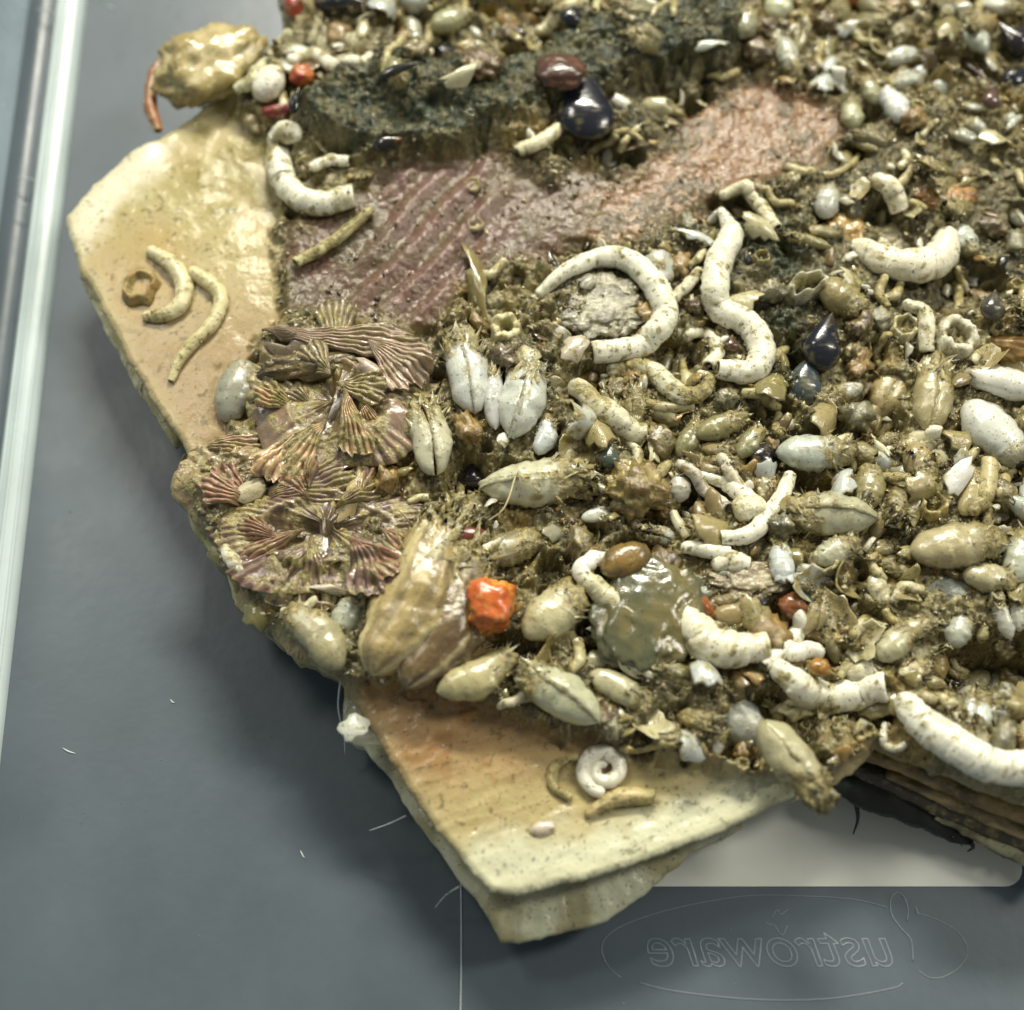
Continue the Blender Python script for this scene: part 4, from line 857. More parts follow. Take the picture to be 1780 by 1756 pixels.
for cx_, cy_, ex_, ey_, nm_, ca_, cb_, cnt, tow in ((585,700,70,62,'the purple-brown barnacle mound',(100,78,62),(196,172,142),13,('the white bivalves','the mauve ribs','the grey limpet','the dark jagged mound')), (565,925,110,50,'the dark jagged barnacle mound',(76,56,48),(150,120,102),13,('the large tan oyster','the purple-brown mound','the left tip','the thin white rim'))):
    for q in range(cnt):
        an = q*360/cnt+random.uniform(-12, 12); f_ = random.uniform(0.25, 1.0); x_ = cx_+ex_*f_*math.cos(R(an)); y_ = cy_-ey_*f_*math.sin(R(an)); wd_ = random.uniform(16, 32)
        an += random.uniform(-55, 55); x_ += random.uniform(-35, 35); y_ += random.uniform(-25, 25)
        hue = random.choice([(1, 1, 1), (1.1, 1.05, 0.9), (0.9, 0.95, 0.85), (1.2, 1.15, 1.05)])
        fan(x_, y_, an-wd_, an+wd_, random.uniform(60, 165), f'jagged {"broad" if wd_ > 24 else "narrow"} ribbed plate on {nm_.replace(" barnacle", "").replace(" jagged", "")} pointing to {tow[int(((an % 360)+45)//90) % 4]}', tuple(np.array(ca_)*hue), tuple(np.clip(np.array(cb_)*hue, 0, 255)), random.randint(4, 8), random.uniform(0.04, 0.2), random.uniform(0.18, 0.5), tip=random.uniform(-0.3, 0.2), silt=random.uniform(0.15, 0.6))['group'] = f'jagged plates of {nm_}'
chip(565,592,120,34,-8,'thin dark grey shell sliver arched over the purple-brown barnacle',(96,100,86),curve=0.5,lift=0.12,silt=0.1,k=24)
chip(590,606,230,44,-6,'long pale shell lip above the purple-brown barnacle',(190,170,148),curve=0.4,lift=0.06,silt=0.5,k=40)
chip(462,665,170,36,84,'upright pale edge of shell beside the grey limpet',(160,142,104),curve=0.4,lift=0.06,silt=0.5,k=40)
chip(660,668,110,36,-42,'striped pinkish shell edge beside the purple-brown barnacle mouth',(196,172,150),curve=0.5,lift=0.22,silt=0.2)
chip(600,705,80,26,35,'purplish white shell splinter inside the broken barnacle mouth',(186,174,164),curve=0.4,lift=0.18,silt=0.2)
chip(640,770,100,26,-25,'grey-white striped splinter below the broken barnacle mouth',(190,184,176),curve=0.4,lift=0.2,silt=0.1)
clam(655,735,80,64,70,'pinkish cream shell lump below the striped shell edge',(180,160,128),0.4,0.2,pair=False)
chip(560,1028,130,14,8,'thin white shell rim under the dark ribbed barnacle',(206,192,168),curve=0.4,lift=0.14,silt=0.1,k=24)
chip(560,1052,110,16,4,'thin brown shell rim under the white one',(132,108,84),curve=0.4,lift=0.08,silt=0.1,k=24)
chip(430,860,70,38,30,'cream shell flake near the left tip',(196,184,150),lift=0.12,silt=0.3)
chip(500,884,120,30,28,'pale fold of shell across the dark ribbed barnacle',(176,156,124),curve=0.4,lift=0.1,silt=0.5,k=36)
chip(610,870,110,40,62,'cream ridge of shell on the dark ribbed barnacle',(190,166,120),curve=0.4,lift=0.14,silt=0.5,k=36)

# ------------------------------------------------------------------ mussels and dark shells
mussel(1021,216,172,112,92,'large glossy black mussel at the end of the dark algae',lift=0.36,pitch=4,ht=46)
mussel(1428,612,112,72,78,'shiny blue-black mussel standing beside the green algae patch',lift=0.1)
mussel(1396,680,104,66,80,'translucent blue-grey mussel leaning on the shiny black one',c=(62,72,74),beak=(84,90,82),lift=0.16)
mussel(780,100,84,66,-60,'black mussel in the silt above the dark algae',lift=0.05)
mussel(995,46,54,46,60,'small black mussel above the reddish blob',lift=0.08)
mussel(1756,84,92,64,150,'dark purple mussel in the top right corner',c=(34,28,34),lift=0.08)
mussel(1762,150,70,50,30,'black mussel half hidden below the dark purple one',lift=0.02)
mussel(822,842,46,44,90,'round black snail-like mussel in the dark hollow',c=(26,20,26),beak=(34,26,30),lift=0.16,silt=0.0)
mussel(1322,806,58,50,60,'purplish black mussel in the hollow above the starry cluster',c=(30,24,32),lift=0.12)
mussel(592,22,110,56,-10,'black broken mussel near the red polyp',lift=0.06)
mussel(520,196,60,20,72,'black splinter of mussel beside the dark red polyp',c=(22,22,24),lift=0.2)
mussel(700,150,90,22,10,'flat dark shell sliver on the algae ridge',c=(34,36,32),lift=0.3)
mussel(676,262,56,34,10,'amber and black glossy bead in the algae',c=(26,24,22),beak=(150,104,40),lift=0.04,silt=0)
mussel(1270,606,34,30,90,'tiny brown snail inside the S-shaped tube',c=(74,54,38),beak=(90,70,50),lift=0.1,name='snail',cat='snail')
mussel(1716,190,52,36,80,'small brown glossy snail in the top right crust',c=(84,64,56),beak=(60,44,34),lift=0.14,name='snail',cat='snail')
mussel(1685,140,80,26,-50,'brown curved shell blade above the small brown snail',c=(70,54,38),beak=(120,100,60),lift=0.16)
mussel(1720,545,60,46,90,'dull grey mussel in the right-hand crust',c=(66,64,58),lift=0.06)
mussel(1060,806,46,38,80,'small dark green mussel below the straight speckled tube',c=(70,80,68),beak=(60,70,60),lift=0.1)

# ------------------------------------------------------------------ soft coloured animals
blob(852,1068,50,42,40,70,'bright orange sponge with red side and ragged cut edge',(212,142,60),(196,100,46),rough=0.4,freq=2.8,lift=0.3,spot=(206,150,80),n=40,k=44)
blob(816,950,22,34,24,80,'dull red sponge tucked behind the large oyster',(124,70,46),(104,56,40),rough=0.3,lift=0.2)
blob(528,148,26,22,20,-20,'orange and red glossy polyp on the white knob',(184,98,28),(150,44,28),cat='polyp',name='polyp',rough=0.36,clean=0.5,lift=0.2)
blob(484,202,30,14,12,10,'dark red glossy polyp under the white knob',(128,42,34),(104,30,28),cat='polyp',name='polyp',rough=0.32,clean=0.5,lift=0.1)
blob(514,24,18,32,20,0,'red polyp beside the black broken mussel',(184,64,48),(150,44,38),cat='polyp',name='polyp',rough=0.32,clean=0.5,lift=0.2)
blob(470,160,40,30,30,60,'bright white knob below the arching white tube',(236,234,218),(220,216,190),cat='worm tube',name='worm_tube_knot',rough=0.15,m=M_TUBE,lift=0.1,clean=0.6)
blob(1214,1056,30,17,12,-40,'rust orange patch on the pitted white mass',(156,92,40),(132,72,32),rough=0.35,lift=0.14)
blob(1376,1056,20,26,14,80,'rust brown patch above the leaning white tube',(132,84,48),(112,72,44),rough=0.4,lift=0.02)
blob(1252,1120,13,9,5,0,'rusty pit on the pitted white mass',(128,88,44),(100,66,34),rough=0.2,lift=0.25)
blob(466,1010,17,17,15,0,'amber bead on the ragged left edge',(136,88,34),(110,66,26),cat='egg',name='egg',rough=0.15,lift=0.02)
blob(976,138,40,46,15,90,'reddish brown jelly blob on the algae',(96,66,50),(76,54,42),cat='sea squirt',name='sea_squirt',rough=0.4,lift=0.12)
blob(1130,1072,100,84,24,70,'large olive green jelly blob beside the bright hook-shaped tube',(112,104,66),(88,90,66),cat='sea squirt',name='sea_squirt',rough=0.30,freq=3.2,lift=-0.02,n=60,k=66,clean=0.95)
blob(1085,985,44,30,24,20,'brown orange jelly above the bright hook-shaped tube',(134,108,56),(100,86,52),cat='sea squirt',name='sea_squirt',rough=0.2,lift=0.15)
blob(1104,860,52,46,36,0,'fuzzy olive lump with grey bead shell',(156,140,78),(120,100,52),cat='tuft',name='silt_tuft',rough=0.6,freq=6,m=M_GRIT,clean=0.3,n=34,k=40,lift=0.1)
blob(1478,8,40,14,14,0,'orange polyp at the top border',(184,110,50),(160,80,46),cat='polyp',name='polyp',rough=0.2,lift=0.1)
blob(1418,1168,18,15,11,0,'amber patch above the heavy edge tube',(160,116,44),(130,96,40),rough=0.3,lift=0.2)
blob(1640,345,60,30,14,0,'tan bristly sponge above the pale round bivalve',(168,124,70),(140,112,64),rough=0.5,freq=6,m=M_GRIT,n=30,k=34)
blob(1470,400,40,40,16,0,'honey coloured sponge left of the bowl-shaped tube',(160,130,72),(176,144,84),rough=0.5,freq=6,m=M_GRIT,n=30,k=34)
blob(1774,600,34,60,26,90,'honey coloured sponge cut by the right border',(180,146,88),(150,118,66),rough=0.4,freq=5,m=M_GRIT,n=30,k=34)
blob(835,120,40,34,20,0,'rusty brown tuft beside the black mussel by the algae',(120,96,52),(90,70,40),cat='tuft',name='silt_tuft',rough=0.6,freq=6,m=M_GRIT,clean=0.3,n=30,k=34)
blob(540,640,80,26,20,5,'olive silt cushion inside the broken barnacle mouth',(120,104,62),(90,78,48),cat='tuft',name='silt_tuft',rough=0.5,freq=6,m=M_GRIT,clean=0.4,n=30,k=40)

# ------------------------------------------------------------------ barnacles and chips
barnacle(880,576,31,'small square-rimmed white barnacle above the tallest bivalve',(220,214,170),h=0.7,hole=0.42)
barnacle(1402,508,46,'open white barnacle with long oval mouth',(204,202,176),h=0.8,hole=0.62,ell=0.5,ang=18)
barnacle(1660,590,40,'white ring barnacle like a letter O beside the hooked tube',(224,220,196),h=0.6,hole=0.5,ell=1.1)
barnacle(1572,572,28,'broken barnacle ring left of the hooked tube',(206,200,160),h=0.6,hole=0.62)
barnacle(1646,388,22,'toothed barnacle beside the tan bristly sponge',(200,190,150),h=0.8)
barnacle(1620,880,26,'cup barnacle below the tan silted bivalve',(190,176,124),h=0.8,hole=0.6)
barnacle(1430,980,26,'whitish barnacle near the white-tipped bivalve',(200,196,166),h=0.8)
barnacle(1338,730,22,'dark-mouthed barnacle below the S-shaped tube',(170,160,116),h=0.8,hole=0.6)
barnacle(820,322,16,'ghostly pale ring on the mauve patch',(170,156,130),h=0.3,hole=0.7)
barnacle(826,390,16,'faint tiny ring on the mauve ribs',(164,150,124),h=0.25,hole=0.7)
chip(1658,842,82,44,58,'bright white almond-shaped shell chip',(240,238,222),pitch=5,roll=20,curve=0.15,lift=0.3,silt=0.0,pointed=0.2)
chip(1234,92,66,30,-4,'pale crescent shell chip on the upper algae',(190,196,176),curve=0.3,lift=0.2,silt=0.1)
chip(800,146,90,30,24,'cream curved chip below the black mussel by the algae',(184,178,140),curve=0.4,lift=0.25,silt=0.1)
chip(1064,1112,100,32,-6,'white flat chip below the smooth cream stalk',(214,212,182),curve=0.2,lift=0.45,silt=0.1,pointed=0.1)
chip(1100,1166,80,24,-32,'white pointed chip on the jelly blob foot',(206,202,170),curve=0.3,lift=0.35,silt=0.1,pointed=0.4)
chip(1358,1002,50,34,-70,'bluish white chip below the flat bluish shell',(216,220,210),curve=0.2,lift=0.2,silt=0.05)
chip(1616,762,34,26,10,'white bead-like chip under the tall tan bivalve',(228,222,196),curve=0.5,lift=0.25,silt=0.0)
chip(1450,142,36,30,0,'white round chip in the upper right crust',(232,228,204),curve=0.5,lift=0.25,silt=0.05)
chip(1640,515,30,20,80,'white upright chip right of the dark gap by the bowl-shaped tube',(216,208,176),curve=0.4,lift=0.2,silt=0.1)
chip(1530,790,44,16,-50,'cream splinter beside the pale bluish bivalve',(214,206,170),curve=0.3,lift=0.2,silt=0.1)
chip(1130,790,60,22,96,'upright cream spike above the fuzzy olive lump',(206,194,154),curve=0.3,lift=0.2,silt=0.2,pointed=0.5)
chip(995,622,60,46,40,'round pinkish grey flake below the curled ring tube',(196,184,160),curve=0.25,lift=0.3,silt=0.2)
chip(830,500,150,50,-66,'olive leaf-like flake standing on the mauve patch edge',(124,112,66),curve=0.5,lift=0.1,silt=0.4,k=26)
chip(945,1440,42,26,10,'pale flake on the lower flap below the white spiral',(206,190,166),curve=0.3,lift=0.03,silt=0.1)
chip(615,1265,46,56,-70,'white torn scrap on the left edge of the lower flap',(214,216,196),curve=0.2,lift=0.0,silt=0.2)
chip(450,1068,56,70,70,'olive gold shell on the ragged edge',(150,140,84),curve=0.4,lift=-0.05,silt=0.3)
# fibres
def fibre(pts, label, c=(196, 204, 206), r=0.012, z=0.9):
    P = smooth_path([W(x, y, zz) for x, y, zz in pts], 16); Vv = rod(P, np.linspace(r, r*0.5, 16), 5).reshape(-1, 3)
    tag(mk('fibre', Vv, loft_faces(16, 5), cc(c, len(Vv), 0.8), M_TUBE), label, 'fibre')
fibre([(706,1418,0.85),(676,1432,0.8),(642,1444,0.6)], 'pale fibre sticking out of the middle of the torn lower edge', r=0.016)
fibre([(800,1540,0.8),(775,1556,0.6),(756,1578,0.3)], 'wispy pale fibre near the top of the straight thread', r=0.016)
fibre([(592,1180,1.4),(588,1230,1.1),(598,1280,0.7),(600,1312,0.4)], 'thin torn strand hanging beside the white torn scrap', r=0.02)
fibre([(322,790,1.4),(314,806,1.2),(320,824,1.0)], 'olive strand at the left tip of the sheet', (150,144,84), 0.03)
fibre([(900,815,2.7),(878,880,2.7),(848,906,2.6)], 'cream hair crossing below the flat frilled bivalve', (196,186,140), 0.02)

# ------------------------------------------------------------------ the many small half-buried shells, tubes and flakes of the crust
LAND = [((540,300),'the fat J-shaped tube'),((780,100),'the black mussel above the dark algae'),((1020,228),'the large glossy black mussel'),((1120,60),'the upper end of the dark algae'),
        ((1040,540),'the curled ring tube'),((1280,520),'the S-shaped tube'),((1425,640),'the shiny blue-black mussel'),((1560,440),'the bowl-shaped white tube'),((1350,60),'the round cream bivalve at the top'),
        ((1550,190),'the small shining white bivalve'),((1740,100),'the dark purple mussel'),((1660,590),'the letter-O barnacle'),((1720,740),'the large clean white bivalve'),((1300,880),'the starry tube cluster'),
        ((1120,1060),'the olive green jelly blob'),((930,840),'the flat frilled bivalve'),((850,1070),'the orange sponge'),((1250,1110),'the pitted white mass'),((1460,1210),'the heavy white edge tube'),((1440,905),'the gaping silty bivalve'),
        ((1640,1000),'the slate grey bivalve'),((1680,1170),'the big dark hollow'),((1700,1330),'the longest edge tube'),((600,700),'the large purple-brown barnacle'),((560,920),'the large dark ribbed barnacle'),((1560,690),'the amber-tinted bivalve'),((900,690),'the leaning white bivalve'),((1100,850),'the fuzzy olive lump'),((1190,280),'the brown bare patch'),((720,430),'the mauve ribs')]
def near(px, py): return min(LAND, key=lambda l: (l[0][0]-px)**2+(l[0][1]-py)**2)[1]
def spot_free(bias, pad):
    for _ in range(400):
        px, py = random.uniform(490, 1790), random.uniform(-10, 1335)
        if bias and px < 1000 and py > 140 and random.random() < 0.85: continue
        if bias and px > 1000 and 130 < py < 600 and random.random() < 0.80: continue
        if px < 780 and 560 < py < 1060 and random.random() < 0.8: continue
        p = W(px, py, ZT+0.3)
        if smp(sdO, p[0], p[1]) < 0.25 or smp(muck, p[0], p[1]) < 0.9 or smp(smooth_zone, p[0], p[1]) > 0.3 or smp(alga, p[0], p[1]) > 0.02: continue
        i = int((p[0]-GX0)/GS); j = int((p[1]-GY0)/GS); k = int(pad*PX/GS)
        if occ[max(0, j-k):j+k, max(0, i-k):i+k].mean() > 0.12: continue
        return px, py
    return None
PAL = [('grey-white', (206,208,194)), ('grey-white', (196,202,190)), ('cream', (206,200,166)), ('tan', (166,152,106)), ('olive', (134,128,86)), ('cream', (196,188,148)), ('olive', (120,114,76)), ('tan', (150,134,92))]
for k in range(80):
    q = spot_free(True, 13)
    if not q: break
    nm_, c_ = random.choice(PAL); Ls = random.uniform(48, 104); an = random.uniform(0, 360); near_ = near(*q); pt = random.uniform(-10, 30); wd = Ls*random.uniform(0.3, 0.52)
    for c3 in range(random.choice([1, 2, 2, 3])):
        x = q[0]+math.cos(R(an+90))*wd*0.72*c3+random.uniform(-9, 9); y = q[1]-math.sin(R(an+90))*wd*0.72*c3+random.uniform(-9, 9); L3_ = Ls*random.uniform(0.75, 1.05)
        if smp(smooth_zone, *W(x, y, ZT+0.3)[:2]) > 0.3 or smp(sdO, *W(x, y, ZT+0.3)[:2]) < 0.2: continue
        clam(x, y, L3_, wd*random.uniform(0.8, 1.1), an+random.uniform(-16, 16), f'{"small" if L3_ < 60 else "fair-sized" if L3_ < 82 else "big"} half-buried {nm_} bivalve in the silt near {near_}', tuple(np.clip(np.array(c_)*random.uniform(0.9, 1.08), 0, 240)), random.uniform(0.35, 0.95), random.uniform(0.5, 1.1), pair=random.random() < 0.3,
             pitch=pt+random.uniform(-14, 14), roll=random.uniform(-35, 35), sink=random.uniform(0.05, 0.3), n=22, m=14, ht=L3_*random.uniform(0.2, 0.38), point=random.choice([0.4, 0.7, 0.88, 0.94]), taper=random.uniform(0.4, 1.0), rings_=random.randint(3, 12), group=f'half-buried {nm_} bivalves near {near_}')
for k in range(80):
    q = spot_free(True, 10)
    if not q: break
    Ls = random.uniform(36, 86); nm_, c_ = random.choice([('pearly', (190,194,184)), ('tan', (158,144,98)), ('olive', (128,120,76)), ('cream', (192,184,144))])
    chip(q[0], q[1], Ls, Ls*random.uniform(0.55, 0.85), random.uniform(0, 360), f'{"small" if Ls < 60 else "large"} loose {nm_} valve tilted in crust near {near(*q)}', c_, pitch=random.uniform(-40, 40), roll=random.uniform(-45, 45), curve=random.choice([-0.3, 0.25, 0.35]),
         lift=random.uniform(0.08, 0.2), group=f'loose {nm_} valves near {near(*q)}', silt=random.uniform(0.2, 0.8), k=22, name='shell_valve', cat='shell valve')
for k in range(90):
    q = spot_free(True, 10)
    if not q: break
    r_ = random.uniform(14, 32); nm_, c_, d_ = random.choice([('olive', (130,118,66), (96,84,48)), ('brown', (104,86,50), (80,66,40)), ('honey-coloured', (146,118,60), (120,96,50)), ('grey-green', (116,112,80), (90,88,62))])
    blob(q[0], q[1], r_, r_*random.uniform(0.6, 1), r_*random.uniform(0.5, 0.9), random.uniform(0, 360), f'{"small" if r_ < 23 else "large"} crumbly {nm_} silt tuft in the crust near {near(*q)}', c_, d_, cat='tuft', name='silt_tuft', rough=0.7, freq=random.uniform(4, 8), m=M_GRIT, clean=0.35, n=16, k=20, group=f'{nm_} silt tufts near {near(*q)}', spot=(176,164,120))
for k in range(75):
    q = spot_free(True, 9)
    if not q: break
    a = random.uniform(0, 6.28); b = a+random.uniform(-1.2, 1.2); Ls = random.uniform(14, 34); x, y = q
    tube([(x-Ls*math.cos(a), y-Ls*math.sin(a)), (x, y), (x+Ls*math.cos(b), y+Ls*math.sin(b))], [random.uniform(5, 9), random.uniform(6, 12), random.uniform(5, 9)], f'{"very short" if Ls < 24 else "small"} silted worm tube in the crust near {near(*q)}',
         c=random.choice([(206,200,168), (190,182,140), (170,160,116)]), stain=random.uniform(0.3, 0.8), group=f'small worm tubes near {near(*q)}', fast=True, lift=0.4)
for k in range(230):
    q = spot_free(k % 3 > 0, 5)
    if not q: break
    Ls = random.uniform(16, 46); nm_, c_ = random.choice([('pale', (206,200,176)), ('brown', (112,92,62)), ('olive', (134,124,76)), ('grey', (156,154,134)), ('white', (224,220,200)), ('honey-coloured', (158,126,70))])
    chip(q[0], q[1], Ls, Ls*random.uniform(0.35, 0.8), random.uniform(0, 360), f'{"tiny" if Ls < 28 else "small"} {nm_} shell flake in the crust near {near(*q)}', c_, pitch=random.uniform(-45, 45), roll=random.uniform(-50, 50), curve=random.uniform(0.1, 0.4),
         lift=random.uniform(0.04, 0.16), group=f'{nm_} shell flakes near {near(*q)}', silt=random.uniform(0.1, 0.7), k=10)
for k in range(26):
    q = spot_free(True, 8)
    if not q: break
    mussel(q[0], q[1], random.uniform(24, 42), random.uniform(12, 19), random.uniform(0, 360), f'tiny dark young mussel in the crust near {near(*q)}', c=random.choice([(28,26,30), (54,44,34), (40,44,44)]), lift=random.uniform(0, 0.06), group=f'tiny dark mussels near {near(*q)}')
for k in range(26):
    q = spot_free(True, 9)
    if not q: break
    barnacle(q[0], q[1], random.uniform(9, 18), f'tiny silted barnacle in the crust near {near(*q)}', random.choice([(196,188,150), (176,164,120), (150,140,100)]), h=random.uniform(0.4, 0.8), hole=random.uniform(0.45, 0.65), group=f'tiny barnacles near {near(*q)}')

# ------------------------------------------------------------------ silt banked up round everything that grows on the sheet, then the sheet's mesh
F_ = occ.astype(float)
for _ in range(3):
    for ax in (0, 1):
        kk = 5; cs_ = np.cumsum(np.pad(F_, [(kk+1, kk) if q == ax else (0, 0) for q in (0, 1)], mode='edge'), axis=ax)
        F_ = (np.take(cs_, range(2*kk+1, cs_.shape[ax]), ax)-np.take(cs_, range(0, cs_.shape[ax]-2*kk-1), ax))/(2*kk+1)
H = H + muck*edge*(1-np.clip(smooth_zone*1.1, 0, 1))*(1-np.clip(alga+alga2, 0, 1))*(lump*(1-0.8*turf)*np.where(X < W(760,700)[0], 0.45, 1.0)*(1-0.9*sstep(0.1, 0.55, F_))-0.08) + F_*muck*(1-0.7*smooth_zone)*(0.02+0.15*n_fine)*edge
# ---- mesh with its torn edge turned down
ok = sdO > 0
cell = ok[:-1, :-1] & ok[1:, :-1] & ok[:-1, 1:] & ok[1:, 1:]
ny, nx = X.shape
used = np.zeros(X.shape, bool)
for dj, di in ((0, 0), (1, 0), (0, 1), (1, 1)): used[dj:ny-1+dj, di:nx-1+di] |= cell
# snap edge vertices to the outline
cnt = np.zeros(X.shape, int)
for dj, di in ((0, 0), (1, 0), (0, 1), (1, 1)): cnt[dj:ny-1+dj, di:nx-1+di] += cell
bnd = used & (cnt < 4)
gyy, gxx = np.gradient(sdO, GS)
Xs, Ys = X.copy(), Y.copy()
gl = gxx**2+gyy**2+1e-6
mv = np.clip(sdO, 0, GS*1.6)
Xs[bnd] -= (mv*gxx/gl)[bnd]; Ys[bnd] -= (mv*gyy/gl)[bnd]
idx = -np.ones(X.shape, int); idx[used] = np.arange(used.sum())
V = np.stack([Xs[used], Ys[used], H[used]], -1)
j, i = np.nonzero(cell)
Q = np.stack([idx[j, i], idx[j, i+1], idx[j+1, i+1], idx[j+1, i]], -1)
COLS = np.concatenate([C[used], A[used][:, None]], -1)
# boundary edges -> skirt in three steps
cp = np.zeros((ny+1, nx+1), bool); cp[1:ny, 1:nx] = cell
E = []
jj, ii = np.nonzero(cell & ~cp[0:ny-1, 1:nx]); E.append(np.stack([idx[jj, ii], idx[jj, ii+1]], -1))
jj, ii = np.nonzero(cell & ~cp[2:ny+1, 1:nx]); E.append(np.stack([idx[jj+1, ii+1], idx[jj+1, ii]], -1))
jj, ii = np.nonzero(cell & ~cp[1:ny, 0:nx-1]); E.append(np.stack([idx[jj+1, ii], idx[jj, ii]], -1))
jj, ii = np.nonzero(cell & ~cp[1:ny, 2:nx+1]); E.append(np.stack([idx[jj, ii+1], idx[jj+1, ii+1]], -1))
E = np.concatenate(E)
bv = np.unique(E); inv = {int(b): k for k, b in enumerate(bv)}
base = V[bv]; cur = bv; Vs, Cs, Qs = [V], [COLS], [Q]; off = len(V)
gdir = np.stack([gxx[used][bv], gyy[used][bv]], -1); gdir /= np.linalg.norm(gdir, axis=1)[:, None]+1e-6
emap = np.array([[inv[int(a)], inv[int(b)]] for a, b in E])
for k, (dz, ins) in enumerate(((0.10, -0.02), (0.28, 0.03), (0.42, 0.25))):
    nb = base.copy(); jt = fbm(base[:, 0]*5, base[:, 1]*5, k*3.0)-0.5
    nb[:, 2] = base[:, 2]-dz*(0.45+0.75*muck[used][bv])-0.05*jt; nb[:, :2] += gdir*(ins+0.07*jt)[:, None]
    Vs.append(nb); cc2 = COLS[bv].copy(); cc2[:, :3] = mixc(cc2[:, :3], L3(186,180,138), np.full(len(bv), 0.5)); Cs.append(cc2)
    new = off+np.arange(len(bv)); Qs.append(np.stack([cur[emap[:, 1]], cur[emap[:, 0]], new[emap[:, 0]], new[emap[:, 1]]], -1)); cur = new; off += len(bv)
top = mk_big('top_sheet', np.concatenate(Vs), np.concatenate(Qs), np.concatenate(Cs), M_SHEET)
adopt(top, sheet)

# ------------------------------------------------------------------ silt grains, flakes and algal fur that nobody could count
def grains(name, P, size, flat, pal, parent=None, m=M_GRIT, clean=(0.3, 1.0)):
    n = len(P)
    base = np.array([[1, 0, 0], [-1, 0, 0], [0, 1, 0], [0, -1, 0], [0, 0, 1], [0, 0, -1.]])
    tri = np.array([[0, 2, 4], [2, 1, 4], [1, 3, 4], [3, 0, 4], [2, 0, 5], [1, 2, 5], [3, 1, 5], [0, 3, 5]])
    q = rng.normal(size=(n, 4)); q /= np.linalg.norm(q, axis=1)[:, None]; w_, x, y, z = q.T
    Rm = np.stack([np.stack([1-2*(y*y+z*z), 2*(x*y-z*w_), 2*(x*z+y*w_)], -1), np.stack([2*(x*y+z*w_), 1-2*(x*x+z*z), 2*(y*z-x*w_)], -1), np.stack([2*(x*z-y*w_), 2*(y*z+x*w_), 1-2*(x*x+y*y)], -1)], 1)
    sc_ = size[:, None]*np.stack([0.7+0.8*rng.random(n), 0.5+0.5*rng.random(n), flat*(0.4+0.6*rng.random(n))], -1)
    B = base[None]*sc_[:, None]*(0.7+0.6*rng.random((n, 6, 1)))
    V = np.einsum('nij,nkj->nki', Rm, B)+P[:, None]
    Fa = (tri[None]+6*np.arange(n)[:, None, None]).reshape(-1, 3)
    cs_ = np.array([lin(c) for c in pal])[rng.integers(0, len(pal), n)]*(0.6+0.7*rng.random((n, 1)))
    cv = np.concatenate([cs_, clean[0]+(clean[1]-clean[0])*rng.random((n, 1))], -1)
    return mk_big(name, V.reshape(-1, 3), Fa, np.repeat(cv, 6, 0), m, 3, smooth=False)
def scatter(n, weight):
    x = rng.uniform(GX0, GX1, n*4); y = rng.uniform(GY0, GY1, n*4)
    k = rng.random(n*4) < smp(weight, x, y); x, y = x[k][:n], y[k][:n]
    return np.stack([x, y, hz(x, y)], -1)
inside = (sdO > 0.06).astype(float)
wgt = inside*muck*(1-0.8*smooth_zone)*(1-np.clip(alga+alga2, 0, 1)*0.93)*(0.35+0.65*sstep(0.35, 0.6, n_mid))
PALG = [(150,138,92), (120,110,66), (96,86,52), (178,168,126), (206,200,166), (70,60,40), (138,112,60), (110,104,76), (160,150,104)]
g = scatter(20000, wgt); g[:, 2] += 0.01
tag(grains('silt_grit', g, 0.008+0.024*rng.random(len(g))**2.5, 0.8, PALG), 'olive and cream silt grains strewn over the crusted part of the sheet', 'silt', kind='stuff')
g = scatter(8000, wgt); g[:, 2] += 0.02
tag(grains('shell_grit', g, 0.03+0.07*rng.random(len(g))**2.2, 0.28, PALG+[(190,180,140), (60,52,38), (84,60,44)]), 'tiny broken shell flakes lying loose in the silt of the crust', 'shell grit', kind='stuff')
g = np.concatenate(sites); g = g+0.02*rng.normal(size=g.shape)
tag(grains('clinging_silt', g, 0.010+0.024*rng.random(len(g))**2, 0.6, [(150,138,84), (128,116,66), (104,92,54), (176,164,116)]), 'olive silt clinging to the shells and worm tubes', 'silt', kind='stuff')
g = scatter(3500, inside*np.clip(smooth_zone*muck+0.10*(1-muck), 0, 1)*sstep(0.4, 0.65, n_mid)); 
tag(grains('fine_specks', g, 0.008+0.016*rng.random(len(g)), 0.6, [(76,70,46), (110,98,66), (150,136,100), (60,54,38)]), 'fine dark specks scattered on the bare mauve, brown and tan skin', 'silt', kind='stuff')
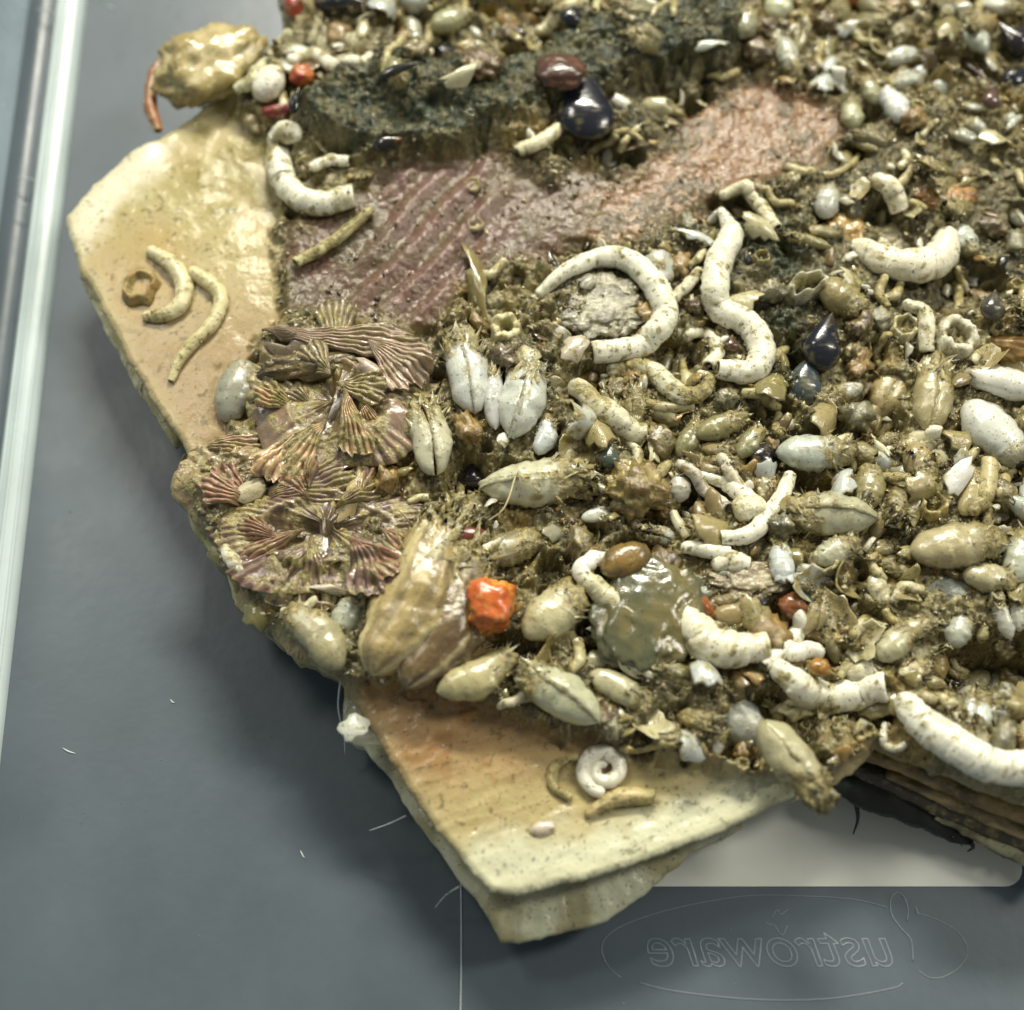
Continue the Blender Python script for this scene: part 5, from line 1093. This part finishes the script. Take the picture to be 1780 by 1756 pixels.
def fur(name, n, weight, length, pal, width=0.012, lean=0.8):
    P = scatter(n, weight); n = len(P)
    L_ = length*(0.4+0.8*rng.random(n)); d = np.stack([rng.normal(size=n)*lean, rng.normal(size=n)*lean-0.3, np.ones(n)], -1); d /= np.linalg.norm(d, axis=1)[:, None]
    a = rng.random(n)*6.28; w_ = width*(0.6+0.8*rng.random(n))
    b = [np.stack([np.cos(a+t)*w_, np.sin(a+t)*w_, -0.01+0*a], -1)+P for t in (0, 2.09, 4.19)]
    V = np.stack(b+[P+d*L_[:, None]], 1)
    tri = np.array([[0, 1, 3], [1, 2, 3], [2, 0, 3]])
    Fa = (tri[None]+4*np.arange(n)[:, None, None]).reshape(-1, 3)
    cs_ = np.array([lin(c) for c in pal])[rng.integers(0, len(pal), n)]*(0.6+0.7*rng.random((n, 1)))
    return mk_big(name, V.reshape(-1, 3), Fa, np.repeat(np.concatenate([cs_, np.full((n, 1), 0.8)], -1), 4, 0), M_ALGA, 3, smooth=False)
tag(fur('green_algae', 60000, inside*np.clip(alga+alga2, 0, 1), 0.07, [(46,56,36), (60,70,46), (38,46,30), (84,92,64), (52,62,40)], 0.007, 0.6), 'short dark green algal turf in a long ridge and small patches', 'algae', kind='stuff')
tag(fur('silt_hairs', 40000, np.clip(wgt+0.6*inside*turf*(1-smooth_zone)+0.05*inside*muck*smooth_zone, 0, 1), 0.065, [(96,88,54), (74,68,42), (130,120,80), (60,58,38), (110,104,70)], 0.010, 1.2), 'thin silty hairs among the shells of the crust', 'algae', kind='stuff')
x = rng.uniform(-9.3, 10, 700); y = rng.uniform(-10, 11, 700)
g = np.stack([x, y, 0.004+0*x], -1)
tag(grains('dust', g, 0.004+0.012*rng.random(len(g))**3, 0.5, [(150,156,156), (120,128,128), (90,84,64), (180,184,180)]), 'fine dust and crumbs on the smoky container floor', 'dust', kind='stuff')
print('objects', len(bpy.data.objects), 'tris', sum(len(m.loop_triangles) or sum(len(p.vertices)-2 for p in m.polygons) for m in bpy.data.meshes))
